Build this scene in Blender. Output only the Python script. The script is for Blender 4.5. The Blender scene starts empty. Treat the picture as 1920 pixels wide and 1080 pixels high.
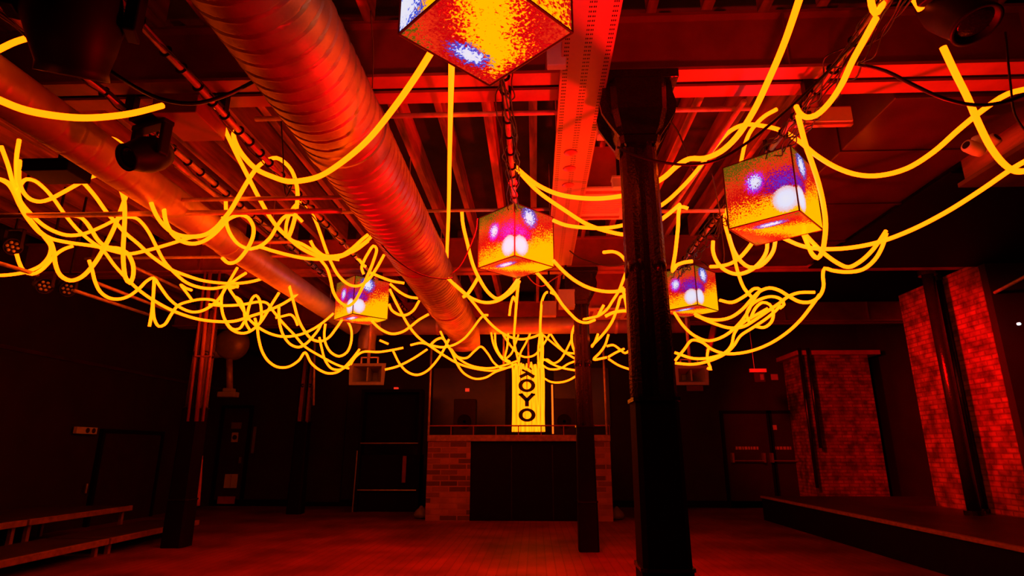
import bpy, math, random
from mathutils import Vector, Matrix
random.seed(7)
SC = bpy.context.scene
COL = SC.collection
PI = math.pi

# ------------------------------------------------------------------ camera
F = 1100.0; H = 1.3; PT = math.radians(15.5); YW = math.radians(2.2)
cam_d = bpy.data.cameras.new('camera'); cam = bpy.data.objects.new('camera', cam_d); COL.objects.link(cam)
cam_d.sensor_width = 36; cam_d.lens = F / 1920 * 36; cam_d.clip_start = 0.05
cam.location = (0, 0, H); cam.rotation_euler = (PI/2 + PT, 0, YW)
SC.camera = cam

# ------------------------------------------------------------------ world, exposure, lamps
w = bpy.data.worlds.new('world'); SC.world = w; w.use_nodes = True
w.node_tree.nodes['Background'].inputs[0].default_value = (0.0, 0.0, 0.0, 1)
w.node_tree.nodes['Background'].inputs[1].default_value = 0.0
SC.view_settings.view_transform = 'Standard'; SC.view_settings.look = 'None'
SC.view_settings.gamma = 1; SC.view_settings.use_curve_mapping = False
SC.view_settings.exposure = 0.0
SC.cycles.max_bounces = 5; SC.cycles.sample_clamp_indirect = 3

def spot(name, loc, aim, energy, angle, blend=0.8, col=(1, 0.0012, 0.003), size=0.12):
    d = bpy.data.lights.new(name, 'SPOT'); d.energy = energy; d.color = col
    d.spot_size = math.radians(angle); d.spot_blend = blend; d.shadow_soft_size = size
    o = bpy.data.objects.new(name, d); COL.objects.link(o); o.location = loc
    o.rotation_euler = (Vector(aim) - Vector(loc)).to_track_quat('-Z', 'Y').to_euler()
    return o
# unseen red wash: uplights and a floor wash, side washes added to brighten the piers
spot('red_uplight', (1.9, 5.0, 0.9), (1.0, 4.3, 4.2), 900, 120)
spot('red_uplight', (0.1, 1.3, 0.5), (0.3, 2.9, 4.2), 300, 75)
spot('red_uplight', (-2.4, 5.6, 0.4), (-2.0, 6.6, 4.2), 260, 110)
spot('red_uplight', (3.0, 7.0, 0.6), (2.0, 8.2, 4.2), 300, 110)
spot('red_uplight', (-0.6, 9.6, 0.4), (-0.4, 10.2, 4.2), 260, 100)
spot('red_floor_wash', (-0.2, 5.2, 3.9), (-0.5, 6.4, 0), 1900, 105)
spot('added_side_wash', (3.2, 10.4, 3.3), (6.9, 14.2, 1.9), 420, 60)  # spot added to brighten the back pier, no fixture there
spot('added_side_wash', (3.4, 7.2, 3.3), (6.6, 9.5, 2.2), 1100, 60)

# ------------------------------------------------------------------ picture <-> place
def ray(px, py):
    x = (px-960)/F; u = (540-py)/F
    fy = math.cos(PT)-u*math.sin(PT); fz = math.sin(PT)+u*math.cos(PT)
    c, s = math.cos(YW), math.sin(YW)
    return (x*c-fy*s, x*s+fy*c, fz)
def at(px, py, Y):
    r = ray(px, py); t = Y/r[1]; return Vector((r[0]*t, Y, H+r[2]*t))
def atz(px, py, z):
    r = ray(px, py); t = (z-H)/r[2]; return Vector((r[0]*t, r[1]*t, z))
def atx(px, py, X):
    r = ray(px, py); t = X/r[0]; return Vector((X, r[1]*t, H+r[2]*t))

# ------------------------------------------------------------------ materials
def nn(nt, kind, **kw):
    n = nt.nodes.new(kind)
    for k, v in kw.items(): setattr(n, k, v)
    return n
def mat(name, col, rough=0.6, metal=0.0, var=0.25, scale=6.0, bump=0.0, bscale=40.0, spec=0.5, stretch=None, tint=None):
    m = bpy.data.materials.new(name); m.use_nodes = True; nt = m.node_tree
    b = nt.nodes['Principled BSDF']
    b.inputs['Roughness'].default_value = rough; b.inputs['Metallic'].default_value = metal
    b.inputs['Specular IOR Level'].default_value = spec
    tc = nn(nt, 'ShaderNodeTexCoord'); mp = nn(nt, 'ShaderNodeMapping')
    nt.links.new(tc.outputs['Object'], mp.inputs[0])
    if stretch: mp.inputs['Scale'].default_value = stretch
    no = nn(nt, 'ShaderNodeTexNoise'); no.inputs['Scale'].default_value = scale; no.inputs['Detail'].default_value = 6
    nt.links.new(mp.outputs[0], no.inputs['Vector'])
    r = nn(nt, 'ShaderNodeValToRGB')
    r.color_ramp.elements[0].position = 0.3; r.color_ramp.elements[1].position = 0.7
    r.color_ramp.elements[0].color = tuple(c*(1-var) for c in col)+(1,)
    r.color_ramp.elements[1].color = tuple(min(1, c*(1+var)) for c in col)+(1,)
    nt.links.new(no.outputs[0], r.inputs[0]); nt.links.new(r.outputs[0], b.inputs['Base Color'])
    if tint: b.inputs['Specular Tint'].default_value = tint+(1,)
    if bump:
        n2 = nn(nt, 'ShaderNodeTexNoise'); n2.inputs['Scale'].default_value = bscale; n2.inputs['Detail'].default_value = 4
        nt.links.new(mp.outputs[0], n2.inputs['Vector'])
        bp = nn(nt, 'ShaderNodeBump'); bp.inputs['Strength'].default_value = bump; bp.inputs['Distance'].default_value = 0.01
        nt.links.new(n2.outputs[0], bp.inputs['Height']); nt.links.new(bp.outputs[0], b.inputs['Normal'])
    return m
def emis(name, col, strength=1.0, base=(0.8, 0.5, 0.1)):
    m = bpy.data.materials.new(name); m.use_nodes = True; b = m.node_tree.nodes['Principled BSDF']
    b.inputs['Base Color'].default_value = tuple(base)+(1,); b.inputs['Roughness'].default_value = 0.5
    b.inputs['Emission Color'].default_value = tuple(col)+(1,); b.inputs['Emission Strength'].default_value = strength
    return m
def brick_mat(name, c1, c2, mortar, scale=1.0, bw=0.22, bh=0.075, rough=0.75, bump=0.6, msize=0.012, dirt=(0.42, 0.60, 0.10, 1.6)):
    m = bpy.data.materials.new(name); m.use_nodes = True; nt = m.node_tree; b = nt.nodes['Principled BSDF']
    b.inputs['Roughness'].default_value = rough
    tc = nn(nt, 'ShaderNodeTexCoord'); sx = nn(nt, 'ShaderNodeSeparateXYZ'); nt.links.new(tc.outputs['Object'], sx.inputs[0])
    ad = nn(nt, 'ShaderNodeMath', operation='ADD'); nt.links.new(sx.outputs[0], ad.inputs[0]); nt.links.new(sx.outputs[1], ad.inputs[1])
    cx = nn(nt, 'ShaderNodeCombineXYZ'); nt.links.new(ad.outputs[0], cx.inputs[0]); nt.links.new(sx.outputs[2], cx.inputs[1])
    br = nn(nt, 'ShaderNodeTexBrick'); nt.links.new(cx.outputs[0], br.inputs['Vector'])
    br.inputs['Color1'].default_value = c1+(1,); br.inputs['Color2'].default_value = c2+(1,); br.inputs['Mortar'].default_value = mortar+(1,)
    br.inputs['Scale'].default_value = scale; br.inputs['Brick Width'].default_value = bw; br.inputs['Row Height'].default_value = bh
    br.inputs['Mortar Size'].default_value = msize; br.inputs['Bias'].default_value = -0.1
    no = nn(nt, 'ShaderNodeTexNoise'); no.inputs['Scale'].default_value = 4.5; no.inputs['Detail'].default_value = 7
    nt.links.new(tc.outputs['Object'], no.inputs['Vector'])
    mx = nn(nt, 'ShaderNodeMixRGB', blend_type='MULTIPLY'); mx.inputs[0].default_value = 0.85
    rp = nn(nt, 'ShaderNodeValToRGB'); rp.color_ramp.elements[0].position = dirt[0]; rp.color_ramp.elements[1].position = dirt[1]
    rp.color_ramp.elements[0].color = (dirt[2],)*3+(1,); rp.color_ramp.elements[1].color = (dirt[3],)*3+(1,)
    nt.links.new(no.outputs[0], rp.inputs[0])
    nt.links.new(br.outputs['Color'], mx.inputs[1]); nt.links.new(rp.outputs[0], mx.inputs[2]); nt.links.new(mx.outputs[0], b.inputs['Base Color'])
    bp = nn(nt, 'ShaderNodeBump'); bp.inputs['Strength'].default_value = bump; bp.inputs['Distance'].default_value = 0.02; bp.invert = True
    nt.links.new(br.outputs['Fac'], bp.inputs['Height']); nt.links.new(bp.outputs[0], b.inputs['Normal'])
    return m

M = {}
M['rope'] = emis('neon_rope_silicone', (6.0, 0.50, 0.003), 1.0)
M['sign_tube'] = emis('sign_tube_silicone', (3.0, 0.48, 0.004), 1.0)
M['steel'] = mat('painted_steel', (0.44, 0.09, 0.07), 0.45, 0.0, 0.2, 5, 0.1, 30)
M['web'] = mat('steel_web_paint', (0.30, 0.05, 0.045), 0.5, 0.0, 0.2, 5)
M['timber'] = mat('old_joist_timber', (0.36, 0.10, 0.045), 0.8, 0, 0.8, 7, 0.5, 30, stretch=(1, .15, 1))
M['boards'] = mat('ceiling_boards', (0.02, 0.007, 0.004), 0.85, 0, 0.5, 4)
M['duct'] = mat('galvanised_duct', (0.46, 0.30, 0.27), 0.45, 0.6, 0.45, 3.5, 0.12, 60)
M['duct2'] = mat('grey_duct', (0.62, 0.5, 0.42), 0.42, 0.4, 0.2, 4)
M['black'] = mat('black_gloss_paint', (0.012, 0.011, 0.011), 0.22, 0, 0.2, 9, 0.35, 55, spec=0.7, tint=(1, .25, .2))
M['matt'] = mat('black_matt_paint', (0.005, 0.002, 0.002), 0.7, 0, 0.2, 6, spec=0.12, tint=(1, .3, .25))
M['wall'] = mat('dark_wall_paint', (0.02, 0.002, 0.002), 0.8, 0, 0.3, 2, 0.1, 20)
M['darkplastic'] = mat('dark_plastic', (0.01, 0.006, 0.006), 0.5, 0, 0.2, 6, spec=0.3, tint=(1, .4, .3))
M['cubeframe'] = mat('dark_maroon_frame', (0.10, 0.012, 0.012), 0.4, 0, 0.1, 6)
M['cable'] = mat('black_cable', (0.012, 0.01, 0.01), 0.4, 0, 0.1, 6)
M['redcable'] = mat('red_cable', (0.3, 0.05, 0.04), 0.5, 0, 0.1, 6)
M['pipe'] = mat('scaffold_pipe', (0.6, 0.42, 0.34), 0.45, 0.3, 0.3, 8)
M['white'] = mat('white_enamel', (0.7, 0.66, 0.6), 0.5, 0, 0.05, 8)
M['offwhite'] = mat('off_white_plastic', (0.5, 0.46, 0.42), 0.5, 0, 0.08, 8)
M['grey'] = mat('grey_horn_plastic', (0.2, 0.17, 0.16), 0.5, 0, 0.15, 8)
M['paper'] = mat('paper_notice', (0.6, 0.55, 0.5), 0.8, 0, 0.04, 8)
M['metal'] = mat('brushed_steel', (0.55, 0.5, 0.47), 0.35, 0.8, 0.1, 12)
M['panel'] = mat('dark_sheet_board', (0.05, 0.008, 0.006), 0.3, 0, 0.35, 2.5)
M['soffit'] = mat('brown_soffit_board', (0.16, 0.07, 0.04), 0.45, 0, 0.4, 2.5)
M['brick'] = brick_mat('painted_brick', (0.34, 0.11, 0.07), (0.2, 0.06, 0.045), (0.17, 0.05, 0.04), dirt=(.36, .62, .25, 1.5))
M['brick2'] = brick_mat('booth_brick', (0.46, 0.13, 0.09), (0.05, 0.015, 0.01), (0.40, 0.12, 0.09), bw=0.34, bh=0.105, dirt=(.2, .8, .7, 1.1))
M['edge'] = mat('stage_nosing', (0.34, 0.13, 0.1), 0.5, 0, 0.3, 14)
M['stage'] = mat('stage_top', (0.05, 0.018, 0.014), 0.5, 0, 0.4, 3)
M['letter'] = mat('black_letter_tape', (0.004, 0.003, 0.003), 0.7, 0, 0.1, 6)
M['darkred'] = mat('dark_door_paint', (0.028, 0.004, 0.003), 0.5, 0, 0.2, 4)

def floor_mat():
    m = bpy.data.materials.new('worn_dance_floor'); m.use_nodes = True; nt = m.node_tree; b = nt.nodes['Principled BSDF']
    tc = nn(nt, 'ShaderNodeTexCoord'); mp = nn(nt, 'ShaderNodeMapping'); mp.inputs['Rotation'].default_value = (0, 0, math.radians(90))
    nt.links.new(tc.outputs['Object'], mp.inputs[0])
    br = nn(nt, 'ShaderNodeTexBrick'); nt.links.new(mp.outputs[0], br.inputs['Vector'])
    br.inputs['Color1'].default_value = (0.25, 0.045, 0.02, 1); br.inputs['Color2'].default_value = (0.21, 0.037, 0.017, 1); br.inputs['Mortar'].default_value = (0.13, 0.025, 0.012, 1)
    br.inputs['Brick Width'].default_value = 1.8; br.inputs['Row Height'].default_value = 0.11; br.inputs['Scale'].default_value = 1; br.inputs['Mortar Size'].default_value = 0.006
    no = nn(nt, 'ShaderNodeTexNoise'); no.inputs['Scale'].default_value = 1.3; no.inputs['Detail'].default_value = 6; nt.links.new(tc.outputs['Object'], no.inputs['Vector'])
    rp = nn(nt, 'ShaderNodeValToRGB'); rp.color_ramp.elements[0].position = 0.35; rp.color_ramp.elements[1].position = 0.65; rp.color_ramp.elements[0].color = (0.3, 0.3, 0.3, 1)
    nt.links.new(no.outputs[0], rp.inputs[0])
    mx = nn(nt, 'ShaderNodeMixRGB', blend_type='MULTIPLY'); mx.inputs[0].default_value = 0.8
    nt.links.new(br.outputs['Color'], mx.inputs[1]); nt.links.new(rp.outputs[0], mx.inputs[2]); nt.links.new(mx.outputs[0], b.inputs['Base Color'])
    b.inputs['Roughness'].default_value = 0.55; b.inputs['Specular IOR Level'].default_value = 0.35; b.inputs['Specular Tint'].default_value = (1, .3, .2, 1)
    return m
M['floor'] = floor_mat()

def tray_mat():
    m = bpy.data.materials.new('perforated_tray'); m.use_nodes = True; nt = m.node_tree; b = nt.nodes['Principled BSDF']
    b.inputs['Roughness'].default_value = 0.4; b.inputs['Metallic'].default_value = 0.3
    tc = nn(nt, 'ShaderNodeTexCoord'); sx = nn(nt, 'ShaderNodeSeparateXYZ'); nt.links.new(tc.outputs['Object'], sx.inputs[0])
    def ma(op, a, bb=None, clamp=False):
        n = nn(nt, 'ShaderNodeMath', operation=op)
        for i, v in enumerate((a, bb)):
            if v is None: continue
            if isinstance(v, (int, float)): n.inputs[i].default_value = v
            else: nt.links.new(v, n.inputs[i])
        return n.outputs[0]
    # three lanes of slots at x = 0.04, 0.17, 0.30 across the tray, pitch 3 cm
    ax = ma('ABSOLUTE', sx.outputs[0])
    lane = ma('MAXIMUM', ma('LESS_THAN', ax, 0.022), ma('MULTIPLY', ma('GREATER_THAN', ax, 0.118), ma('LESS_THAN', ax, 0.155)))
    row = ma('GREATER_THAN', ma('FRACT', ma('MULTIPLY', sx.outputs[1], 25.0)), 0.6)
    seg = ma('GREATER_THAN', ma('FRACT', ma('MULTIPLY', ax, 85.0)), 0.3)
    slot = ma('MULTIPLY', ma('MULTIPLY', lane, row), seg)
    mx = nn(nt, 'ShaderNodeMixRGB'); nt.links.new(slot, mx.inputs[0])
    mx.inputs[1].default_value = (0.5, 0.28, 0.22, 1); mx.inputs[2].default_value = (0.02, 0.008, 0.005, 1)
    nt.links.new(mx.outputs[0], b.inputs['Base Color'])
    return m
M['tray'] = tray_mat()

def screen_mat(name, field, blobs, lo, hi, seed=0.0, nscale=46.0, strength=1.0):
    """Bubbled glass in front of a video panel: yellow field breaking up into red speckle, with white and blue patches.
    field: (a, b, c) distance a*u + b*v + c, or 'bottom' / 'overhead' for the panels seen from below"""
    m = bpy.data.materials.new(name); m.use_nodes = True; nt = m.node_tree; b = nt.nodes['Principled BSDF']
    b.inputs['Base Color'].default_value = (0.05, 0.01, 0.01, 1); b.inputs['Roughness'].default_value = 0.25
    L = nt.links.new
    uv = nn(nt, 'ShaderNodeUVMap'); uv.uv_map = 'UVMap'
    off = nn(nt, 'ShaderNodeVectorMath', operation='ADD'); off.inputs[1].default_value = (seed, seed*1.7, seed)
    L(uv.outputs[0], off.inputs[0])
    no = nn(nt, 'ShaderNodeTexNoise'); no.inputs['Scale'].default_value = nscale; no.inputs['Detail'].default_value = 2
    no.inputs['Distortion'].default_value = 0.6; L(off.outputs[0], no.inputs['Vector'])
    def ma(op, a, bb=None):
        n = nn(nt, 'ShaderNodeMath', operation=op)
        for i, v in enumerate((a, bb)):
            if v is None: continue
            if isinstance(v, (int, float)): n.inputs[i].default_value = v
            else: L(v, n.inputs[i])
        return n.outputs[0]
    low = nn(nt, 'ShaderNodeTexNoise'); low.inputs['Scale'].default_value = 3.0; low.inputs['Detail'].default_value = 1
    L(off.outputs[0], low.inputs['Vector'])
    sx = nn(nt, 'ShaderNodeSeparateXYZ'); L(uv.outputs[0], sx.inputs[0])
    u, v = sx.outputs[0], sx.outputs[1]
    if field == 'bottom':
        g = ma('ADD', ma('ABSOLUTE', ma('SUBTRACT', u, v)), ma('MULTIPLY', ma('SUBTRACT', 1.2, ma('ADD', u, v)), 0.35))
    elif field == 'overhead':
        g = ma('ADD', ma('ABSOLUTE', ma('SUBTRACT', ma('ADD', u, v), 1.08)), ma('MULTIPLY', ma('MAXIMUM', ma('SUBTRACT', ma('SUBTRACT', u, v), 0.40), 0.0), 1.0))
    else:
        g = ma('ADD', ma('ADD', ma('MULTIPLY', u, field[0]), ma('MULTIPLY', v, field[1])), field[2])
    g = ma('ADD', g, ma('MULTIPLY', ma('SUBTRACT', low.outputs[0], 0.5), 0.3))
    sp = ma('SUBTRACT', no.outputs[0], 0.5)
    g2 = ma('ADD', g, ma('MULTIPLY', sp, 1.15))
    r = nn(nt, 'ShaderNodeValToRGB'); cr = r.color_ramp
    cr.elements[0].position = max(0, lo-0.03); cr.elements[0].color = (1.3, 0.50, 0.0, 1)
    e = cr.elements.new(lo+0.03); e.color = (1.0, 0.16, 0.0, 1)
    e = cr.elements.new(lo+0.08); e.color = (0.95, 0.006, 0.003, 1)
    e = cr.elements.new(min(.9, lo+0.24)); e.color = (0.45, 0.0, 0.003, 1)
    e = cr.elements.new(min(.95, (lo+hi)/2+.13)); e.color = (0.85, 0.03, 0.005, 1)
    cr.elements[-1].position = min(1.0, hi+0.06); cr.elements[-1].color = (0.10, 0.08, 0.003, 1)
    L(g2, r.inputs[0])
    cur = r.outputs[0]
    for (bx, by, rx, ry, hue) in blobs:
        du = ma('DIVIDE', ma('SUBTRACT', u, bx), rx); dv = ma('DIVIDE', ma('SUBTRACT', v, by), ry)
        d = ma('SQRT', ma('ADD', ma('MULTIPLY', du, du), ma('MULTIPLY', dv, dv)))
        fr = nn(nt, 'ShaderNodeValToRGB'); f = fr.color_ramp
        dd = ma('ADD', d, ma('MULTIPLY', sp, 1.5 if hue else 0.3))
        f.elements[0].position = 0.0; f.elements[0].color = (0.80, 0.80, 0.90, 1)
        k = f.elements.new(0.40); k.color = (0.75, 0.75, 0.95, 1)
        if hue == 1:
            k = f.elements.new(0.52); k.color = (0.12, 0.02, 0.95, 1); k = f.elements.new(0.72); k.color = (0.8, 0.0, 0.45, 1)
        elif hue == 2:
            k = f.elements.new(0.52); k.color = (0.02, 0.08, 0.75, 1); k = f.elements.new(0.74); k.color = (0.03, 0.04, 0.35, 1)
        elif hue == 3:
            f.elements[0].color = (0.05, 0.03, 0.55, 1); k.color = (0.25, 0.0, 0.35, 1)
            k = f.elements.new(0.62); k.color = (0.10, 0.0, 0.16, 1); dd = ma('ADD', d, ma('MULTIPLY', sp, 3.2)); dd = ma('MAXIMUM', dd, 0.02)
        f.elements[-1].position = 0.9; f.elements[-1].color = (0.9, 0.25, 0.1, 1) if not hue else (.5, 0, .1, 1)
        fa = nn(nt, 'ShaderNodeValToRGB'); a = fa.color_ramp
        a.elements[0].position = 0.68 if hue else 0.62; a.elements[0].color = (1, 1, 1, 1); a.elements[1].position = 0.88 if hue else .72; a.elements[1].color = (0, 0, 0, 1)
        L(dd, fr.inputs[0]); L(dd, fa.inputs[0])
        mx = nn(nt, 'ShaderNodeMixRGB'); L(fa.outputs[0], mx.inputs[0]); L(cur, mx.inputs[1]); L(fr.outputs[0], mx.inputs[2]); cur = mx.outputs[0]
    L(cur, b.inputs['Emission Color']); b.inputs['Emission Strength'].default_value = strength
    bp = nn(nt, 'ShaderNodeBump'); bp.inputs['Strength'].default_value = 0.4; L(no.outputs[0], bp.inputs['Height']); L(bp.outputs[0], b.inputs['Normal'])
    return m
SCR = {
 'L': screen_mat('video_panel_left', (-0.22, 1.0, 0.12), [(0.46, 0.60, 0.20, 0.22, 1), (0.84, 0.50, 0.34, 0.22, 3), (0.86, 0.22, 0.28, 0.29, 0)], 0.25, 0.97, 1.3),
 'R': screen_mat('video_panel_right', (-0.42, 1.0, 0.20), [(0.36, 0.82, 0.24, 0.26, 2), (0.14, 0.47, 0.28, 0.18, 3), (0.14, 0.22, 0.27, 0.29, 0)], 0.42, 0.98, 5.1),
 'B': screen_mat('video_panel_bottom', 'bottom', [(0.22, 0.52, 0.12, 0.30, 2)], 0.30, 0.95, 3.7),
 'TB': screen_mat('video_panel_overhead', 'overhead', [(0.58, 0.20, 0.27, 0.15, 2)], 0.28, 1.3, 8.2, 34.0),
 'TL': screen_mat('video_panel_overhead_left', (0.1, 0.6, -0.2), [(0.05, 0.22, 0.42, 0.5, 2)], 0.45, 0.98, 2.2, 34.0),
 'TR': screen_mat('video_panel_overhead_right', (0.5, 0.3, 0.02), [], 0.42, 0.98, 6.6, 34.0),
}

# ------------------------------------------------------------------ mesh building
class MB:
    def __init__(s): s.v = []; s.f = []; s.uv = None
    def box(s, x0, x1, y0, y1, z0, z1, mtx=None):
        n = len(s.v)
        P = [(x, y, z) for z in (z0, z1) for y in (y0, y1) for x in (x0, x1)]
        if mtx: P = [tuple(mtx @ Vector(p)) for p in P]
        s.v += P
        s.f += [tuple(n+i for i in q) for q in ((0, 2, 3, 1), (4, 5, 7, 6), (0, 1, 5, 4), (2, 6, 7, 3), (0, 4, 6, 2), (1, 3, 7, 5))]
        return s
    def prism(s, prof, z0, z1, cx=0, cy=0, sc0=1, sc1=1):
        n = len(s.v); k = len(prof)
        s.v += [(cx+x*sc0, cy+y*sc0, z0) for x, y in prof] + [(cx+x*sc1, cy+y*sc1, z1) for x, y in prof]
        s.f += [(n+i, n+(i+1) % k, n+k+(i+1) % k, n+k+i) for i in range(k)]
        s.f += [tuple(n+i for i in reversed(range(k))), tuple(n+k+i for i in range(k))]
        return s
    def tube(s, pts, r, seg=8, cap=True):
        pts = [Vector(p) for p in pts]
        if len(pts) < 2: return s
        n0 = len(s.v); T = []
        for i in range(len(pts)):
            a = pts[max(0, i-1)]; b = pts[min(len(pts)-1, i+1)]; t = (b-a)
            T.append(t.normalized() if t.length > 1e-9 else Vector((0, 0, 1)))
        up = Vector((0, 0, 1)) if abs(T[0].z) < 0.9 else Vector((1, 0, 0))
        N = (up - T[0]*up.dot(T[0])).normalized()
        for i, p in enumerate(pts):
            N = (N - T[i]*N.dot(T[i]));
            N = N.normalized() if N.length > 1e-6 else T[i].orthogonal().normalized()
            B = T[i].cross(N); rr = r[i] if isinstance(r, (list, tuple)) else r
            for k in range(seg):
                a = 2*PI*k/seg; q = p + (N*math.cos(a)+B*math.sin(a))*rr
                s.v.append((q.x, q.y, q.z))
        for i in range(len(pts)-1):
            for k in range(seg):
                a = n0+i*seg+k; b = n0+i*seg+(k+1) % seg
                s.f.append((a, b, b+seg, a+seg))
        if cap:
            s.f.append(tuple(n0+k for k in reversed(range(seg)))); e = n0+(len(pts)-1)*seg
            s.f.append(tuple(e+k for k in range(seg)))
        return s
    def cyl(s, a, b, r, seg=12, r2=None): return s.tube([a, b], [r, r if r2 is None else r2], seg)
    def lathe(s, prof, mtx, seg=20):
        """prof: (radius, height) pairs turned about local z"""
        n = len(s.v); k = len(prof)
        for r, h in prof:
            for i in range(seg):
                a = 2*PI*i/seg; p = mtx @ Vector((r*math.cos(a), r*math.sin(a), h)); s.v.append(tuple(p))
        for j in range(k-1):
            for i in range(seg):
                a = n+j*seg+i; b = n+j*seg+(i+1) % seg; s.f.append((a, b, b+seg, a+seg))
        s.f.append(tuple(n+i for i in reversed(range(seg)))); s.f.append(tuple(n+(k-1)*seg+i for i in range(seg)))
        return s
    def quad(s, a, b, c, d):
        n = len(s.v); s.v += [tuple(a), tuple(b), tuple(c), tuple(d)]; s.f.append((n, n+1, n+2, n+3)); return s
    def build(s, name, m, parent=None, smooth=False, origin=None, bevel=0):
        o0 = Vector(origin) if origin is not None else Vector((0, 0, 0))
        if parent is not None and origin is None: o0 = ORG.get(parent.name, Vector((0, 0, 0)))
        me = bpy.data.meshes.new(name); me.from_pydata([(x-o0.x, y-o0.y, z-o0.z) for x, y, z in s.v], [], s.f); me.update()
        me.materials.append(m)
        if smooth: me.polygons.foreach_set('use_smooth', [True]*len(me.polygons))
        o = bpy.data.objects.new(name, me); COL.objects.link(o)
        if parent is not None: o.parent = parent; ORG[o.name] = o0
        else: o.location = o0; ORG[o.name] = o0
        if bevel:
            b = o.modifiers.new('bevel', 'BEVEL'); b.width = bevel; b.segments = 2; b.limit_method = 'ANGLE'
        return o
ORG = {}
def thing(name, label, cat, loc, group=None, kind=None):
    o = bpy.data.objects.new(name, None); COL.objects.link(o); o.location = loc; o.empty_display_size = 0.1
    ORG[o.name] = Vector(loc); return tag(o, label, cat, group, kind)
def tag(o, label, cat, group=None, kind=None):
    o['label'] = label; o['category'] = cat
    if group: o['group'] = group
    if kind: o['kind'] = kind
    return o
def struct(o, label=None):
    o['kind'] = 'structure'
    if label: o['label'] = label
    return o
def spline(pts, step=0.05):
    P = [Vector(p) for p in pts]
    if len(P) == 2: return P
    P = [P[0]*2-P[1]] + P + [P[-1]*2-P[-2]]; out = []
    for i in range(1, len(P)-2):
        p0, p1, p2, p3 = P[i-1:i+3]; L = (p2-p1).length; n = max(2, int(L/step)+1)
        # centripetal
        t0 = 0; t1 = t0+max(1e-4, (p1-p0).length)**.5; t2 = t1+max(1e-4, (p2-p1).length)**.5; t3 = t2+max(1e-4, (p3-p2).length)**.5
        for k in range(n):
            t = t1+(t2-t1)*k/n
            A1 = p0*((t1-t)/(t1-t0))+p1*((t-t0)/(t1-t0)); A2 = p1*((t2-t)/(t2-t1))+p2*((t-t1)/(t2-t1)); A3 = p2*((t3-t)/(t3-t2))+p3*((t-t2)/(t3-t2))
            B1 = A1*((t2-t)/(t2-t0))+A2*((t-t0)/(t2-t0)); B2 = A2*((t3-t)/(t3-t1))+A3*((t-t1)/(t3-t1))
            out.append(B1*((t2-t)/(t2-t1))+B2*((t-t1)/(t2-t1)))
    out.append(P[-2]); return out
def path3(px, Y0, Y1):
    """points traced along a hanging line, running from distance Y0 to Y1 (or through a list of distances)"""
    n = len(px); L = [0]
    for i in range(1, n): L.append(L[-1]+math.hypot(px[i][0]-px[i-1][0], px[i][1]-px[i-1][1]))
    return [at(p[0], p[1], Y0+(Y1-Y0)*L[i]/L[-1]) for i, p in enumerate(px)]

# ------------------------------------------------------------------ setting
XL, XR, YB, ZC = -8.0, 8.2, 15.0, 4.72
struct(MB().box(XL-.2, XR+.2, -3, YB+.3, -0.1, 0).build('floor', M['floor']), 'worn dark wooden dance floor')
struct(MB().box(XL-.2, XR+.2, -3, YB+.3, ZC, ZC+.1).build('ceiling', M['boards']), 'dark boarded ceiling above the joists')
struct(MB().box(XL-.2, XL, -3, YB+.2, 0, ZC).build('wall_left', M['wall']))
struct(MB().box(XR, XR+.2, -3, YB+.2, 0, ZC).build('wall_right', M['wall']))
struct(MB().box(XL, XR, YB, YB+.2, 0, ZC).build('wall_back', M['wall']))
struct(MB().box(XL, XR, -3.2, -3, 0, ZC).build('wall_front', M['wall']))
struct(MB().box(XL, XL+.03, 3, YB, 2.78, 2.84).build('trim_1', M['panel']))

# joists
k = 0
for (y0, y1) in ((-1.0, 3.68), (4.08, 8.4), (8.8, 12.4), (12.8, 15.0)):
    x = -7.7 + (0.1 if k % 2 else 0)
    while x < 8:
        ww = random.uniform(0.055, 0.085)
        zt = random.uniform(-.02, .02)
        j = MB().box(x, x+ww, y0, y1, 4.42+zt, ZC).build('ceiling_joist', M['timber'], origin=(x, y0, 4.5))
        j['kind'] = 'structure'
        x += random.uniform(0.36, 0.46)
    k += 1

def beam(name, yc, label, x0=XL, x1=XR, hw=0.175):
    t = thing(name, label, 'beam', (0, yc, 3.95), 'steel cross beams', 'structure')
    MB().box(x0, x1, yc-hw, yc-0.03, 3.95, 3.975).box(x0, x1, yc+0.03, yc+hw, 3.95, 3.975).build('bottom_flange', M['steel'], t)
    MB().box(x0, x1, yc-hw+.07, yc-hw+.08, 3.975, 4.42).box(x0, x1, yc+hw-.08, yc+hw-.07, 3.975, 4.42).build('web', M['web'], t)
    MB().box(x0, x1, yc-.03, yc+.03, 3.972, 3.99).build('gap_shade', M['matt'], t)  # black strip put in as the shade between the flanges
    MB().box(x0, x1, yc-hw, yc+hw, 4.42, 4.445).build('top_flange', M['web'], t)
    b = MB()
    for i in range(9):
        xx = -6.9+i*1.75; b.box(xx, xx+.012, yc-hw+.005, yc-hw+.07, 3.975, 4.42)
    b.build('stiffener', M['web'], t)
    return t
beam('steel_beam', 3.88, 'red-lit steel cross beam nearest the camera, over the big black column')
beam('steel_beam', 8.6, 'second steel cross beam, running over the distant middle column')
beam('steel_beam', 12.6, 'farthest steel cross beam, above the brick booth')

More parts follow.
